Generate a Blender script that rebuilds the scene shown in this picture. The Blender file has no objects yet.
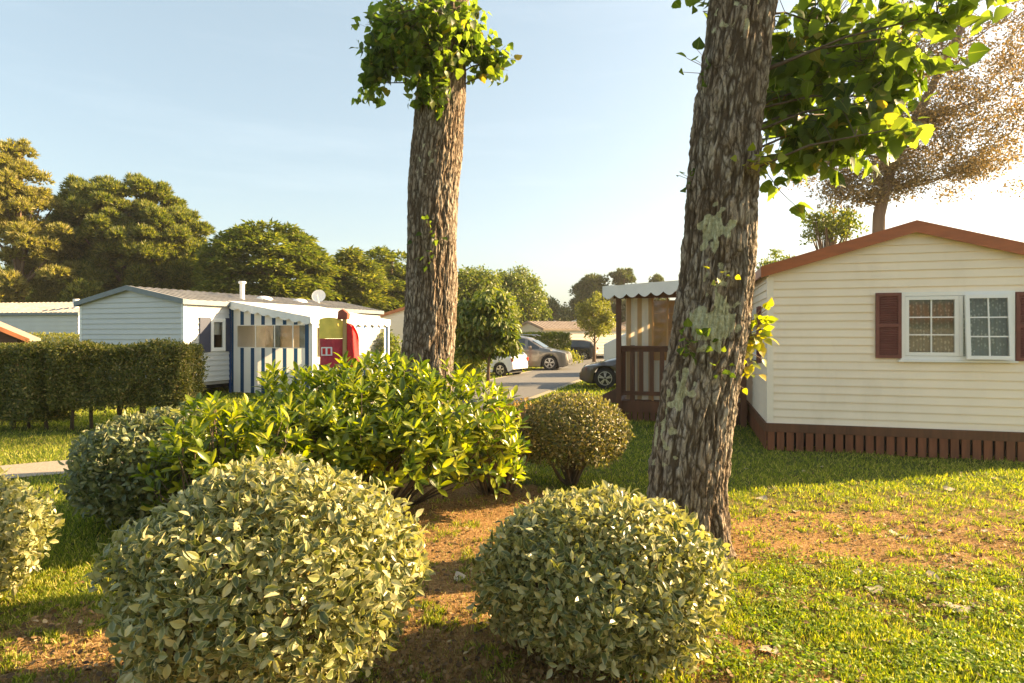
import bpy, math, random
import numpy as np
from mathutils import Vector, Matrix, noise as mn
R = math.radians
rng = np.random.default_rng(7)
random.seed(7)
scene = bpy.context.scene
COL = scene.collection
EYE, FPX, CX, HY = 1.8, 620.0, 512.0, 333.0
SUN_AZ, SUN_EL = R(15), R(23)          # azimuth measured from +X towards +Y

# ------------------------------------------------------------------ materials
def mat(name):
    m = bpy.data.materials.new(name); m.use_nodes = True
    nt = m.node_tree; nt.nodes.clear()
    out = nt.nodes.new('ShaderNodeOutputMaterial')
    return m, nt, out
def N(nt, t, **kw):
    n = nt.nodes.new(t)
    for k, v in kw.items():
        if hasattr(n, k): setattr(n, k, v)
        else: n.inputs[k].default_value = v
    return n
def ramp(nt, fac, stops, interp='LINEAR'):
    r = nt.nodes.new('ShaderNodeValToRGB'); r.color_ramp.interpolation = interp
    e = r.color_ramp.elements
    while len(e) < len(stops): e.new(0.5)
    for i, (p, c) in enumerate(stops):
        e[i].position = p; e[i].color = (c[0], c[1], c[2], 1)
    nt.links.new(fac, r.inputs[0]); return r.outputs[0]
def coords(nt, scale=(1, 1, 1), kind='Object'):
    tc = nt.nodes.new('ShaderNodeTexCoord'); mp = nt.nodes.new('ShaderNodeMapping')
    mp.inputs['Scale'].default_value = scale
    nt.links.new(tc.outputs[kind], mp.inputs[0]); return mp.outputs[0]
def noise_n(nt, vec, scale, detail=4, rough=.6):
    n = nt.nodes.new('ShaderNodeTexNoise'); n.inputs['Scale'].default_value = scale
    n.inputs['Detail'].default_value = detail; n.inputs['Roughness'].default_value = rough
    nt.links.new(vec, n.inputs['Vector']); return n.outputs[0]
def mixc(nt, f, a, b, mode='MIX'):
    m = nt.nodes.new('ShaderNodeMix'); m.data_type = 'RGBA'; m.blend_type = mode
    for s, v in ((0, f), (6, a), (7, b)):
        if isinstance(v, (int, float)): m.inputs[s].default_value = v
        elif isinstance(v, tuple): m.inputs[s].default_value = (*v, 1)
        else: nt.links.new(v, m.inputs[s])
    return m.outputs[2]
def bump(nt, h, strength, dist, prev=None):
    b = nt.nodes.new('ShaderNodeBump'); b.inputs['Strength'].default_value = strength
    b.inputs['Distance'].default_value = dist; nt.links.new(h, b.inputs['Height'])
    if prev: nt.links.new(prev, b.inputs['Normal'])
    return b.outputs[0]

def plain(name, col, rough=.6, metal=0, var=.12, scale=6, bumpd=0, coat=0, stretch=(1, 1, 1), spec=.5, dirt=None):
    m, nt, out = mat(name)
    p = N(nt, 'ShaderNodeBsdfPrincipled'); p.inputs['Roughness'].default_value = rough
    p.inputs['Metallic'].default_value = metal; p.inputs['Coat Weight'].default_value = coat
    p.inputs['Specular IOR Level'].default_value = spec
    v = coords(nt, stretch); n = noise_n(nt, v, scale, 6)
    lo = tuple(c * (1 - var) for c in col); hi = tuple(min(1, c * (1 + var)) for c in col)
    c = ramp(nt, n, [(.3, lo), (.7, hi)])
    if dirt:
        n2 = noise_n(nt, coords(nt, (.9, .9, .25)), 2.6, 7, .7)
        f = ramp(nt, n2, [(.5, (0, 0, 0)), (.85, (.55, .55, .55))])
        c = mixc(nt, f, c, dirt)
    nt.links.new(c, p.inputs['Base Color'])
    if bumpd: nt.links.new(bump(nt, n, .6, bumpd), p.inputs['Normal'])
    nt.links.new(p.outputs[0], out.inputs[0]); return m

def leafmat(name, stops, back=None, transl=.35, tcol=None, rough=.45, edge=None, veins=0, spec=.35):
    """two-sided leaf: colour varies from leaf to leaf"""
    m, nt, out = mat(name)
    g = N(nt, 'ShaderNodeNewGeometry')
    col = ramp(nt, g.outputs['Random Per Island'], stops)
    uv = nt.nodes.new('ShaderNodeUVMap'); sp = nt.nodes.new('ShaderNodeSeparateXYZ')
    nt.links.new(uv.outputs[0], sp.inputs[0])
    if edge or veins:
        a = N(nt, 'ShaderNodeMath', operation='ABSOLUTE'); nt.links.new(sp.outputs[0], a.inputs[0])
        if edge:
            ec, e0 = edge
            f = ramp(nt, a.outputs[0], [(e0, (0, 0, 0)), (min(1, e0 + .25), (.75, .75, .75))])
            col = mixc(nt, f, col, ec)
        if veins:
            f = ramp(nt, a.outputs[0], [(0, (veins,) * 3), (.09, (0, 0, 0))])
            col = mixc(nt, f, col, (.35, .42, .14))
    if back:
        col = mixc(nt, g.outputs['Backfacing'], col, back)
    p = N(nt, 'ShaderNodeBsdfPrincipled'); p.inputs['Roughness'].default_value = rough
    p.inputs['Specular IOR Level'].default_value = spec
    nt.links.new(col, p.inputs['Base Color'])
    t = N(nt, 'ShaderNodeBsdfTranslucent')
    tc = mixc(nt, 1.0, col, tcol or (1.6, 1.7, .5), 'MULTIPLY'); nt.links.new(tc, t.inputs[0])
    mx = N(nt, 'ShaderNodeMixShader'); mx.inputs[0].default_value = transl
    nt.links.new(p.outputs[0], mx.inputs[1]); nt.links.new(t.outputs[0], mx.inputs[2])
    nt.links.new(mx.outputs[0], out.inputs[0]); return m

M = {}
M['siding_cream'] = plain('siding_cream', (.90, .775, .62), .5, var=.05, scale=1.5, spec=.3, dirt=(.70, .59, .45))
M['siding_white'] = plain('siding_white', (.56, .57, .57), .5, var=.04, scale=2, spec=.3)
M['siding_tan'] = plain('siding_tan', (.70, .63, .52), .5, var=.04, scale=2)
M['white'] = plain('white', (.80, .80, .78), .4, var=.03)
M['pvc'] = plain('pvc_white', (.82, .82, .80), .3, var=.02)
M['trim_cream'] = plain('trim_cream', (.88, .79, .66), .4, var=.03)
M['fascia_red'] = plain('fascia_red', (.36, .095, .026), .45, var=.2, scale=3, stretch=(1, 1, 4))
M['roof_grey'] = plain('roof_grey', (.33, .31, .29), .8, var=.25, scale=4, bumpd=.01, dirt=(.12, .12, .08))
M['roof_brown'] = plain('roof_brown', (.30, .23, .18), .8, var=.25, scale=3, bumpd=.01)
M['roof_orange'] = plain('roof_orange', (.42, .15, .06), .7, var=.2, scale=3)
M['roof_trim_grey'] = plain('roof_trim_grey', (.17, .20, .22), .5)
M['deck_wood'] = plain('deck_wood', (.115, .042, .018), .6, var=.35, scale=9, stretch=(1, 1, .15), bumpd=.004)
M['skirt_wood'] = plain('skirt_wood', (.18, .056, .022), .65, var=.35, scale=11, stretch=(1, 1, .12), bumpd=.004)
M['shutter_red'] = plain('shutter_red', (.17, .05, .038), .6, var=.2, scale=5)
M['shutter_navy'] = plain('shutter_navy', (.035, .045, .085), .5)
M['blue'] = plain('awning_blue', (.015, .06, .18), .7)
M['fabric'] = plain('fabric_white', (.80, .79, .76), .8, var=.06, scale=3)
M['red'] = plain('red_cloth', (.62, .015, .02), .7, var=.15)
M['red_dark'] = plain('dark_red_cloth', (.46, .03, .05), .7, var=.2)
M['yellow'] = plain('yellow_cloth', (.85, .64, .12), .7, var=.1)
M['pole_wood'] = plain('pole_wood', (.48, .29, .11), .6, var=.2, stretch=(1, 1, .2))
M['cap_brown'] = plain('cap_brown', (.30, .07, .04), .6, var=.3)
M['pine_board'] = plain('pine_board', (.50, .25, .09), .5, var=.2, scale=6, stretch=(1, 1, .2))
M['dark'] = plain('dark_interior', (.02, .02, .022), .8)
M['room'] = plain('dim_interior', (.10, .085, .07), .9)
M['metal'] = plain('galvanised', (.45, .45, .44), .45, .6)
M['tyre'] = plain('tyre', (.018, .018, .018), .85)
M['rim'] = plain('rim', (.55, .55, .57), .3, .8)
M['lamp'] = plain('lamp_glass', (.75, .78, .8), .1, .2)
M['taillight'] = plain('taillight', (.5, .02, .02), .2)
M['stem'] = plain('stem', (.10, .07, .045), .85, var=.3, scale=20, bumpd=.005)
M['twig'] = plain('twig', (.22, .15, .09), .8, var=.3)
M['far_bark'] = plain('far_bark', (.17, .11, .075), .9, var=.35, scale=5, stretch=(1, 1, .2), bumpd=.03)
M['concrete'] = plain('concrete', (.35, .33, .30), .9)
M['stone'] = plain('stone', (.33, .29, .24), .9, var=.25, scale=25, bumpd=.004)
for nm, c in (('car_white', (.75, .76, .76)), ('car_bronze', (.20, .18, .16)), ('car_grey', (.075, .062, .055)), ('car_navy', (.02, .025, .035)), ('car_silver', (.42, .43, .42))):
    M[nm] = plain(nm, c, .28, .45 if nm != 'car_white' else 0, var=.02, coat=.8)

def glass(name, tint=(.04, .05, .055)):
    m, nt, out = mat(name)
    p = N(nt, 'ShaderNodeBsdfPrincipled'); p.inputs['Base Color'].default_value = (*tint, 1)
    p.inputs['Roughness'].default_value = .04; p.inputs['Specular IOR Level'].default_value = .8
    t = N(nt, 'ShaderNodeBsdfTransparent'); t.inputs[0].default_value = (.82, .86, .84, 1)
    gl = N(nt, 'ShaderNodeBsdfGlossy'); gl.inputs['Roughness'].default_value = .02
    fr = N(nt, 'ShaderNodeFresnel'); fr.inputs[0].default_value = 1.6
    mx = N(nt, 'ShaderNodeMixShader')
    nt.links.new(fr.outputs[0], mx.inputs[0]); nt.links.new(t.outputs[0], mx.inputs[1]); nt.links.new(gl.outputs[0], mx.inputs[2])
    if name == 'car_glass': nt.links.new(p.outputs[0], out.inputs[0])
    else: nt.links.new(mx.outputs[0], out.inputs[0])
    return m
M['car_glass'] = glass('car_glass'); M['glass'] = glass('window_glass')

def lace():
    m, nt, out = mat('lace_curtain')
    v = coords(nt, (1, 1, 1)); w = N(nt, 'ShaderNodeTexWave'); w.inputs['Scale'].default_value = 7; w.bands_direction = 'X'
    w.inputs['Distortion'].default_value = 2; nt.links.new(v, w.inputs[0])
    n = nt.nodes.new('ShaderNodeTexVoronoi'); n.inputs['Scale'].default_value = 22; nt.links.new(v, n.inputs['Vector'])
    f = ramp(nt, n.outputs[0], [(.25, (.66, .68, .60)), (.5, (.34, .37, .32))])
    c = mixc(nt, w.outputs[0], f, (.34, .35, .30))
    p = N(nt, 'ShaderNodeBsdfPrincipled'); p.inputs['Roughness'].default_value = .9
    nt.links.new(c, p.inputs['Base Color']); nt.links.new(p.outputs[0], out.inputs[0]); return m
M['lace'] = lace()

def stripes(name, a, b, per, duty, axis=0):
    m, nt, out = mat(name)
    tc = nt.nodes.new('ShaderNodeTexCoord'); s = nt.nodes.new('ShaderNodeSeparateXYZ'); nt.links.new(tc.outputs['Object'], s.inputs[0])
    d = N(nt, 'ShaderNodeMath', operation='DIVIDE'); d.inputs[1].default_value = per; nt.links.new(s.outputs[axis], d.inputs[0])
    f = N(nt, 'ShaderNodeMath', operation='FLOORED_MODULO'); f.inputs[1].default_value = 1; nt.links.new(d.outputs[0], f.inputs[0])
    g = N(nt, 'ShaderNodeMath', operation='LESS_THAN'); g.inputs[1].default_value = duty; nt.links.new(f.outputs[0], g.inputs[0])
    c = mixc(nt, g.outputs[0], a, b)
    p = N(nt, 'ShaderNodeBsdfPrincipled'); p.inputs['Roughness'].default_value = .75
    nt.links.new(c, p.inputs['Base Color'])
    t = N(nt, 'ShaderNodeBsdfTranslucent'); nt.links.new(c, t.inputs[0])
    mx = N(nt, 'ShaderNodeMixShader'); mx.inputs[0].default_value = .3
    nt.links.new(p.outputs[0], mx.inputs[1]); nt.links.new(t.outputs[0], mx.inputs[2])
    nt.links.new(mx.outputs[0], out.inputs[0]); return m
M['stripe_blue'] = stripes('stripe_blue', (.86, .87, .86), (.010, .065, .16), .39, .34)
M['stripe_blue_y'] = stripes('stripe_blue_front', (.80, .81, .80), (.015, .10, .30), .42, .2, 1)
M['stripe_tan'] = stripes('stripe_tan', (.82, .76, .64), (.58, .40, .22), .22, .42)

def clear_plastic():
    m, nt, out = mat('clear_plastic')
    t = N(nt, 'ShaderNodeBsdfTransparent'); t.inputs[0].default_value = (.93, .90, .84, 1)
    gl = N(nt, 'ShaderNodeBsdfGlossy'); gl.inputs['Roughness'].default_value = .12
    n = noise_n(nt, coords(nt), 1.6, 2); nt.links.new(bump(nt, n, .8, .05), gl.inputs['Normal'])
    mx = N(nt, 'ShaderNodeMixShader'); mx.inputs[0].default_value = .07
    nt.links.new(t.outputs[0], mx.inputs[1]); nt.links.new(gl.outputs[0], mx.inputs[2]); nt.links.new(mx.outputs[0], out.inputs[0]); return m
M['plastic'] = clear_plastic()

def bark_mat():
    m, nt, out = mat('bark')
    at = N(nt, 'ShaderNodeAttribute', attribute_name='h')
    base = coords(nt, (1, 1, .30)); nz = nt.nodes.new('ShaderNodeTexNoise'); nz.inputs['Scale'].default_value = 7; nz.inputs['Detail'].default_value = 6
    nt.links.new(base, nz.inputs['Vector'])
    va = N(nt, 'ShaderNodeVectorMath', operation='MULTIPLY_ADD'); va.inputs[1].default_value = (.16, .16, .16); nt.links.new(nz.outputs['Color'], va.inputs[0]); nt.links.new(base, va.inputs[2])
    def cracks(scale, lo, hi):
        vo = nt.nodes.new('ShaderNodeTexVoronoi'); vo.feature = 'DISTANCE_TO_EDGE'; vo.inputs['Scale'].default_value = scale; nt.links.new(va.outputs[0], vo.inputs['Vector'])
        return ramp(nt, vo.outputs['Distance'], [(lo, (0, 0, 0)), (hi, (1, 1, 1))])
    ck = cracks(17, .0, .16); ck2 = cracks(48, .0, .12)
    n1 = noise_n(nt, coords(nt, (1, 1, .35)), 30, 9, .75)
    n2 = noise_n(nt, coords(nt, (1, 1, .4)), 3.2, 6, .7)
    ridge = ramp(nt, n1, [(.3, (.25, .21, .165)), (.5, (.40, .34, .275)), (.7, (.54, .47, .385))])
    furrow = ramp(nt, n1, [(.3, (.06, .043, .030)), (.7, (.17, .125, .085))])
    ridge = mixc(nt, ck, furrow, mixc(nt, ck2, mixc(nt, .5, furrow, ridge), ridge))
    f = ramp(nt, at.outputs['Fac'], [(.3, (0, 0, 0)), (.58, (1, 1, 1))])
    c = mixc(nt, f, furrow, ridge)
    warm = ramp(nt, n2, [(.42, (0, 0, 0)), (.58, (.9, .9, .9))])
    c = mixc(nt, warm, c, mixc(nt, 1.0, c, (.80, .69, .60), 'MULTIPLY'))
    # lichen: patches held in an attribute, broken up by noise
    li = N(nt, 'ShaderNodeAttribute', attribute_name='lichen')
    n3 = noise_n(nt, coords(nt), 15, 8, .9)
    ad = N(nt, 'ShaderNodeMath', operation='MULTIPLY_ADD'); ad.inputs[1].default_value = 1.1; nt.links.new(li.outputs['Fac'], ad.inputs[0]); nt.links.new(n3, ad.inputs[2])
    lf = ramp(nt, ad.outputs[0], [(.93, (0, 0, 0)), (1.06, (.95, .95, .95))])
    nt.nodes[-1]
    lc = ramp(nt, noise_n(nt, coords(nt), 38, 7, .8), [(.3, (.24, .22, .11)), (.5, (.50, .48, .30)), (.7, (.72, .69, .47))])
    c = mixc(nt, lf, c, lc)
    p = N(nt, 'ShaderNodeBsdfPrincipled'); p.inputs['Roughness'].default_value = .9; p.inputs['Specular IOR Level'].default_value = .2
    nt.links.new(c, p.inputs['Base Color'])
    b = bump(nt, ck, .9, .014); b = bump(nt, ck2, .7, .006, b); b = bump(nt, n1, .9, .012, b); b = bump(nt, noise_n(nt, coords(nt, (1, 1, .5)), 90, 5, .7), .5, .004, b)
    nt.links.new(b, p.inputs['Normal']); nt.links.new(p.outputs[0], out.inputs[0]); return m
M['bark'] = bark_mat()

def ground_mat():
    m, nt, out = mat('lawn_ground')
    at = N(nt, 'ShaderNodeAttribute', attribute_name='dirt')
    v = coords(nt)
    n1 = noise_n(nt, v, 3.5, 8, .7); n2 = noise_n(nt, v, 40, 6, .7); n3 = noise_n(nt, v, .35, 4)
    grass = ramp(nt, n2, [(.3, (.035, .055, .012)), (.55, (.085, .115, .025)), (.75, (.17, .17, .05))])
    grass = mixc(nt, ramp(nt, n3, [(.4, (0, 0, 0)), (.7, (.6, .6, .6))]), grass, (.11, .12, .03))
    soil = ramp(nt, n2, [(.28, (.12, .06, .022)), (.5, (.31, .17, .07)), (.72, (.50, .33, .17))])
    ad = N(nt, 'ShaderNodeMath', operation='MULTIPLY_ADD'); ad.inputs[1].default_value = 1.0
    nt.links.new(n1, ad.inputs[0]); nt.links.new(at.outputs['Fac'], ad.inputs[2])
    f = ramp(nt, ad.outputs[0], [(.68, (0, 0, 0)), (1.15, (1, 1, 1))])
    c = mixc(nt, f, grass, soil)
    p = N(nt, 'ShaderNodeBsdfPrincipled'); p.inputs['Roughness'].default_value = .95; p.inputs['Specular IOR Level'].default_value = .1
    nt.links.new(c, p.inputs['Base Color'])
    nt.links.new(bump(nt, n2, .9, .03), p.inputs['Normal']); nt.links.new(p.outputs[0], out.inputs[0]); return m
M['ground'] = ground_mat()
M['asphalt'] = plain('asphalt', (.13, .125, .12), .85, var=.18, scale=30, bumpd=.004)
M['gravel'] = plain('gravel', (.31, .26, .20), .95, var=.3, scale=45, bumpd=.01)
M['road_edge'] = plain('road_edge', (.30, .26, .18), .9, var=.3, scale=25)

M['leaf_silver'] = leafmat('leaf_silver', [(0, (.05, .07, .02)), (.35, (.10, .12, .036)), (.7, (.23, .235, .085)), (1, (.56, .50, .27))], back=(.44, .41, .23), transl=.2, rough=.34, edge=((.46, .42, .20), .68), spec=.45)
M['leaf_greysilver'] = leafmat('leaf_greysilver', [(0, (.05, .075, .025)), (.5, (.10, .13, .045)), (1, (.25, .25, .12))], back=(.32, .32, .19), transl=.18, rough=.42, spec=.5)
M['leaf_small'] = leafmat('leaf_small', [(0, (.045, .055, .016)), (.5, (.11, .11, .032)), (.85, (.24, .18, .06)), (1, (.46, .34, .15))], back=(.30, .26, .13), transl=.25, rough=.42, spec=.5)
M['leaf_laurel'] = leafmat('leaf_laurel', [(0, (.035, .07, .012)), (.35, (.11, .16, .018)), (.75, (.28, .31, .03)), (1, (.48, .44, .07))], transl=.42, rough=.3, veins=.5, spec=.5)
M['leaf_plane'] = leafmat('leaf_plane', [(0, (.035, .07, .012)), (.5, (.07, .12, .02)), (.85, (.13, .18, .03)), (1, (.28, .22, .05))], back=(.13, .20, .05), transl=.66, rough=.42, veins=.35, tcol=(1.8, 1.7, .65))
M['leaf_sprout'] = leafmat('leaf_sprout', [(0, (.16, .22, .03)), (.5, (.34, .34, .05)), (1, (.5, .38, .06))], transl=.5, rough=.45, veins=.4)
M['leaf_bronze'] = leafmat('leaf_bronze', [(0, (.12, .10, .05)), (.45, (.23, .18, .09)), (1, (.44, .32, .15))], transl=.40, tcol=(1.35, 1.15, .75))
M['leaf_twiggy'] = leafmat('leaf_twiggy', [(0, (.16, .12, .04)), (.5, (.36, .24, .08)), (1, (.5, .36, .16))], transl=.35, tcol=(1.4, 1.2, .6))
M['leaf_hedge'] = leafmat('leaf_hedge', [(0, (.06, .075, .02)), (.5, (.135, .15, .036)), (.85, (.23, .21, .06)), (1, (.40, .30, .13))], transl=.3, rough=.4)
M['needle_dark'] = leafmat('needle_dark', [(0, (.06, .09, .024)), (.5, (.14, .165, .042)), (1, (.30, .27, .09))], transl=.45)
M['needle_gold'] = leafmat('needle_gold', [(0, (.13, .14, .04)), (.5, (.26, .24, .08)), (1, (.44, .36, .15))], transl=.4)
M['cypress'] = leafmat('cypress', [(0, (.055, .08, .02)), (.5, (.13, .165, .038)), (1, (.27, .26, .08))], transl=.42)
M['foliage_mid'] = leafmat('foliage_mid', [(0, (.06, .095, .017)), (.5, (.13, .17, .03)), (1, (.26, .26, .06))], transl=.35)
M['foliage_far'] = leafmat('foliage_far', [(0, (.05, .065, .022)), (.5, (.08, .10, .03)), (1, (.14, .15, .05))], transl=.25)
M['foliage_yellow'] = leafmat('foliage_yellow', [(0, (.12, .14, .03)), (.5, (.22, .22, .05)), (1, (.34, .32, .10))], transl=.35)
M['blade'] = leafmat('grass_blade', [(0, (.09, .13, .016)), (.5, (.20, .25, .028)), (.8, (.36, .36, .06)), (1, (.60, .50, .18))], transl=.4, rough=.6)
M['blade_dry'] = leafmat('dry_blade', [(0, (.16, .14, .04)), (.5, (.34, .24, .09)), (1, (.55, .40, .18))], transl=.3, tcol=(1.2, 1.1, .7), rough=.7)
M['clover'] = leafmat('clover', [(0, (.11, .19, .02)), (.5, (.21, .30, .03)), (1, (.36, .40, .06))], transl=.4, rough=.5)
M['litter'] = leafmat('litter', [(0, (.06, .035, .018)), (.5, (.16, .09, .04)), (.9, (.30, .18, .08)), (1, (.5, .38, .22))], transl=.1, tcol=(1, .9, .7), rough=.8)
M['dead_leaf'] = leafmat('dead_leaf', [(0, (.40, .30, .20)), (.5, (.50, .40, .29)), (1, (.58, .50, .40))], transl=.15, tcol=(1, .9, .7), rough=.8)

# ------------------------------------------------------------------ object helpers
def link(o, parent=None):
    COL.objects.link(o)
    if parent: o.parent = parent
    return o
def meta(o, label, cat, group=None, kind=None):
    o['label'] = label; o['category'] = cat
    if group: o['group'] = group
    if kind: o['kind'] = kind
    return o
def empty(name, loc=(0, 0, 0), rz=0, label=None, cat=None, group=None):
    o = bpy.data.objects.new(name, None); o.empty_display_size = .2
    o.location = loc; o.rotation_euler = (0, 0, rz); link(o)
    if label: meta(o, label, cat, group)
    return o
class MB:
    def __init__(s): s.v = []; s.f = []
    def poly(s, pts):
        n = len(s.v); s.v += [tuple(p) for p in pts]; s.f.append(tuple(range(n, n + len(pts)))); return s
    def box(s, x0, x1, y0, y1, z0, z1):
        n = len(s.v)
        s.v += [(x, y, z) for z in (z0, z1) for y in (y0, y1) for x in (x0, x1)]
        s.f += [tuple(n + i for i in q) for q in ((0, 2, 3, 1), (4, 5, 7, 6), (0, 1, 5, 4), (2, 6, 7, 3), (0, 4, 6, 2), (1, 3, 7, 5))]; return s
    def prism(s, pts, d):
        """closed polygon (3d) extruded by vector d"""
        n = len(s.v); k = len(pts); d = Vector(d)
        s.v += [tuple(p) for p in pts] + [tuple(Vector(p) + d) for p in pts]
        s.f.append(tuple(range(n + k - 1, n - 1, -1))); s.f.append(tuple(range(n + k, n + 2 * k)))
        for i in range(k):
            j = (i + 1) % k; s.f.append((n + i, n + j, n + k + j, n + k + i))
        return s
    def bar(s, a, b, w, h, up=(0, 0, 1)):
        a, b = Vector(a), Vector(b); d = (b - a).normalized(); upv = Vector(up)
        sd = d.cross(upv).normalized(); u = sd.cross(d)
        pts = [a + sd * w / 2 * i + u * h / 2 * j for i, j in ((-1, -1), (1, -1), (1, 1), (-1, 1))]
        return s.prism(pts, b - a)
    def tube(s, path, rad, seg=8, cap=True):
        path = [Vector(p) for p in path]; n0 = len(s.v)
        ref = Vector((0, 0, 1)) if abs((path[-1] - path[0]).normalized().z) < .9 else Vector((1, 0, 0))
        for i, p in enumerate(path):
            d = (path[min(i + 1, len(path) - 1)] - path[max(i - 1, 0)]).normalized()
            a = d.cross(ref).normalized(); b = d.cross(a); r = rad[i] if isinstance(rad, (list, tuple)) else rad
            for k in range(seg):
                t = 2 * math.pi * k / seg; s.v.append(tuple(p + (a * math.cos(t) + b * math.sin(t)) * r))
        for i in range(len(path) - 1):
            for k in range(seg):
                a0 = n0 + i * seg + k; a1 = n0 + i * seg + (k + 1) % seg
                s.f.append((a0, a1, a1 + seg, a0 + seg))
        if cap:
            s.f.append(tuple(range(n0 + seg - 1, n0 - 1, -1))); e = n0 + (len(path) - 1) * seg; s.f.append(tuple(range(e, e + seg)))
        return s
    def build(s, name, m, parent=None, smooth=False, bevel=0):
        me = bpy.data.meshes.new(name); me.from_pydata(s.v, [], s.f); me.update()
        o = bpy.data.objects.new(name, me); me.materials.append(m); link(o, parent)
        if smooth: me.shade_smooth()
        if bevel:
            b = o.modifiers.new('b', 'BEVEL'); b.width = bevel; b.segments = 2; b.limit_method = 'ANGLE'
        return o
def obj(name, mb, m, parent=None, **k): return mb.build(name, m, parent, **k)

def npmesh(name, V, F, m, parent=None, uv=None, smooth=False, kind=None):
    """V (n,3), F (k,s) same-sized faces"""
    me = bpy.data.meshes.new(name); n, s = F.shape
    me.vertices.add(len(V)); me.vertices.foreach_set('co', V.astype(np.float32).ravel())
    me.loops.add(n * s); me.loops.foreach_set('vertex_index', F.astype(np.int32).ravel())
    me.polygons.add(n); me.polygons.foreach_set('loop_start', np.arange(0, n * s, s, dtype=np.int32))
    me.polygons.foreach_set('loop_total', np.full(n, s, dtype=np.int32))
    me.polygons.foreach_set('use_smooth', np.full(n, smooth))
    if uv is not None:
        l = me.uv_layers.new(name='UVMap'); l.data.foreach_set('uv', uv[F.ravel()].astype(np.float32).ravel())
    me.update(calc_edges=True); me.materials.append(m)
    o = bpy.data.objects.new(name, me); link(o, parent); return o

def nrm(a): return a / (np.linalg.norm(a, axis=-1, keepdims=True) + 1e-9)
# leaf templates: verts (x across, y along, z out), quads
def tmpl(half, curl=.12, fold=.18):
    """half: list of (y, halfwidth) from base to tip; returns verts, quads, uv"""
    V, U = [], []
    for y, w in half:
        z = -curl * (y ** 2) * 1.0
        V += [(-w, y, z + fold * w), (0, y, z), (w, y, z + fold * w)]
        U += [(-1 if w > 0 else 0, y), (0, y), (1 if w > 0 else 0, y)]
    F = []
    for i in range(len(half) - 1):
        a = 3 * i; F += [(a, a + 1, a + 4, a + 3), (a + 1, a + 2, a + 5, a + 4)]
    return np.array(V, float), np.array(F), np.array(U, float)
T_OVAL = tmpl([(0, .02), (.25, .2), (.55, .25), (.82, .15), (1, .01)], .25, .3)
T_LAUREL = tmpl([(0, .02), (.25, .13), (.6, .19), (.85, .12), (1, .01)], .22, .35)
T_PLANE = tmpl([(0, .02), (.03, .22), (.10, .38), (.20, .47), (.27, .42), (.38, .48), (.50, .36), (.62, .33), (.76, .18), (.88, .12), (1, .01)], .28, .2)
T_HEART = tmpl([(0, .03), (.08, .33), (.3, .45), (.5, .4), (.75, .2), (1, .01)], .2, .2)
T_SIMPLE = (np.array([(0, 0, 0), (.24, .5, .05), (0, 1, -.1), (-.24, .5, .05)], float), np.array([(0, 1, 2, 3)]), np.array([(0, 0), (1, .5), (0, 1), (-1, .5)], float))
T_BLADE = (np.array([(-.06, 0, 0), (.06, 0, 0), (.045, .55, .06), (0, 1, .28)], float), np.array([(0, 1, 2, 3)]), np.array([(-1, 0), (1, 0), (1, .5), (0, 1)], float))
def t_tuft(nb=6, spread=.75, w=.07):
    V, F, U = [], [], []
    for i in range(nb):
        a = 2 * math.pi * i / nb; sp = spread * (0.35 + .65 * ((i * 37 % 10) / 10))
        d = Vector((math.cos(a) * sp, 1, math.sin(a) * sp)).normalized(); s = d.cross(Vector((math.sin(a + 1), .2, math.cos(a)))).normalized() * w
        n = len(V); V += [tuple(-s), tuple(s), tuple(d)]; U += [(-1, 0), (1, 0), (0, 1)]; F.append((n, n + 1, n + 2))
    return np.array(V, float), np.array(F), np.array(U, float)
T_TUFT = t_tuft()
T_TUFT = t_tuft(6, .95, .15)
T_SPRAY = (np.array([(0, 0, 0), (.32, .35, .05), (.14, .6, 0), (0, 1, -.18), (-.14, .6, 0), (-.32, .35, .05)], float), np.array([(0, 1, 2, 3), (0, 3, 4, 5)]), np.array([(0, 0), (1, .3), (1, .6), (0, 1), (-1, .6), (-1, .3)], float))

def scatter(name, T, P, A, Nn, S, m, parent=None, smooth=False):
    """one leaf per row: P base, A along, Nn face normal, S size"""
    tv, tf, tu = T
    A = nrm(A); Nn = Nn - (Nn * A).sum(1, keepdims=True) * A; Nn = nrm(Nn); B = np.cross(A, Nn)
    S = np.asarray(S, float).reshape(-1, 1, 1) if np.ndim(S) else np.full((len(P), 1, 1), S)
    W = 1 + rng.normal(0, .1, (len(P), 1, 1))
    V = P[:, None, :] + S * (W * tv[None, :, 0:1] * B[:, None, :] + tv[None, :, 1:2] * A[:, None, :] + tv[None, :, 2:3] * Nn[:, None, :])
    k = len(tv); F = tf[None] + (np.arange(len(P)) * k)[:, None, None]
    return npmesh(name, V.reshape(-1, 3), F.reshape(-1, tf.shape[1]), m, parent, np.tile(tu, (len(P), 1)), smooth)
def rdir(n): return nrm(rng.normal(size=(n, 3)))
def lowfreq(P, sc, seed=0):
    o = Vector((seed * 7.1, seed * 3.3, 0)); return np.array([mn.noise(Vector(p) * sc + o) for p in P])

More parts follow.
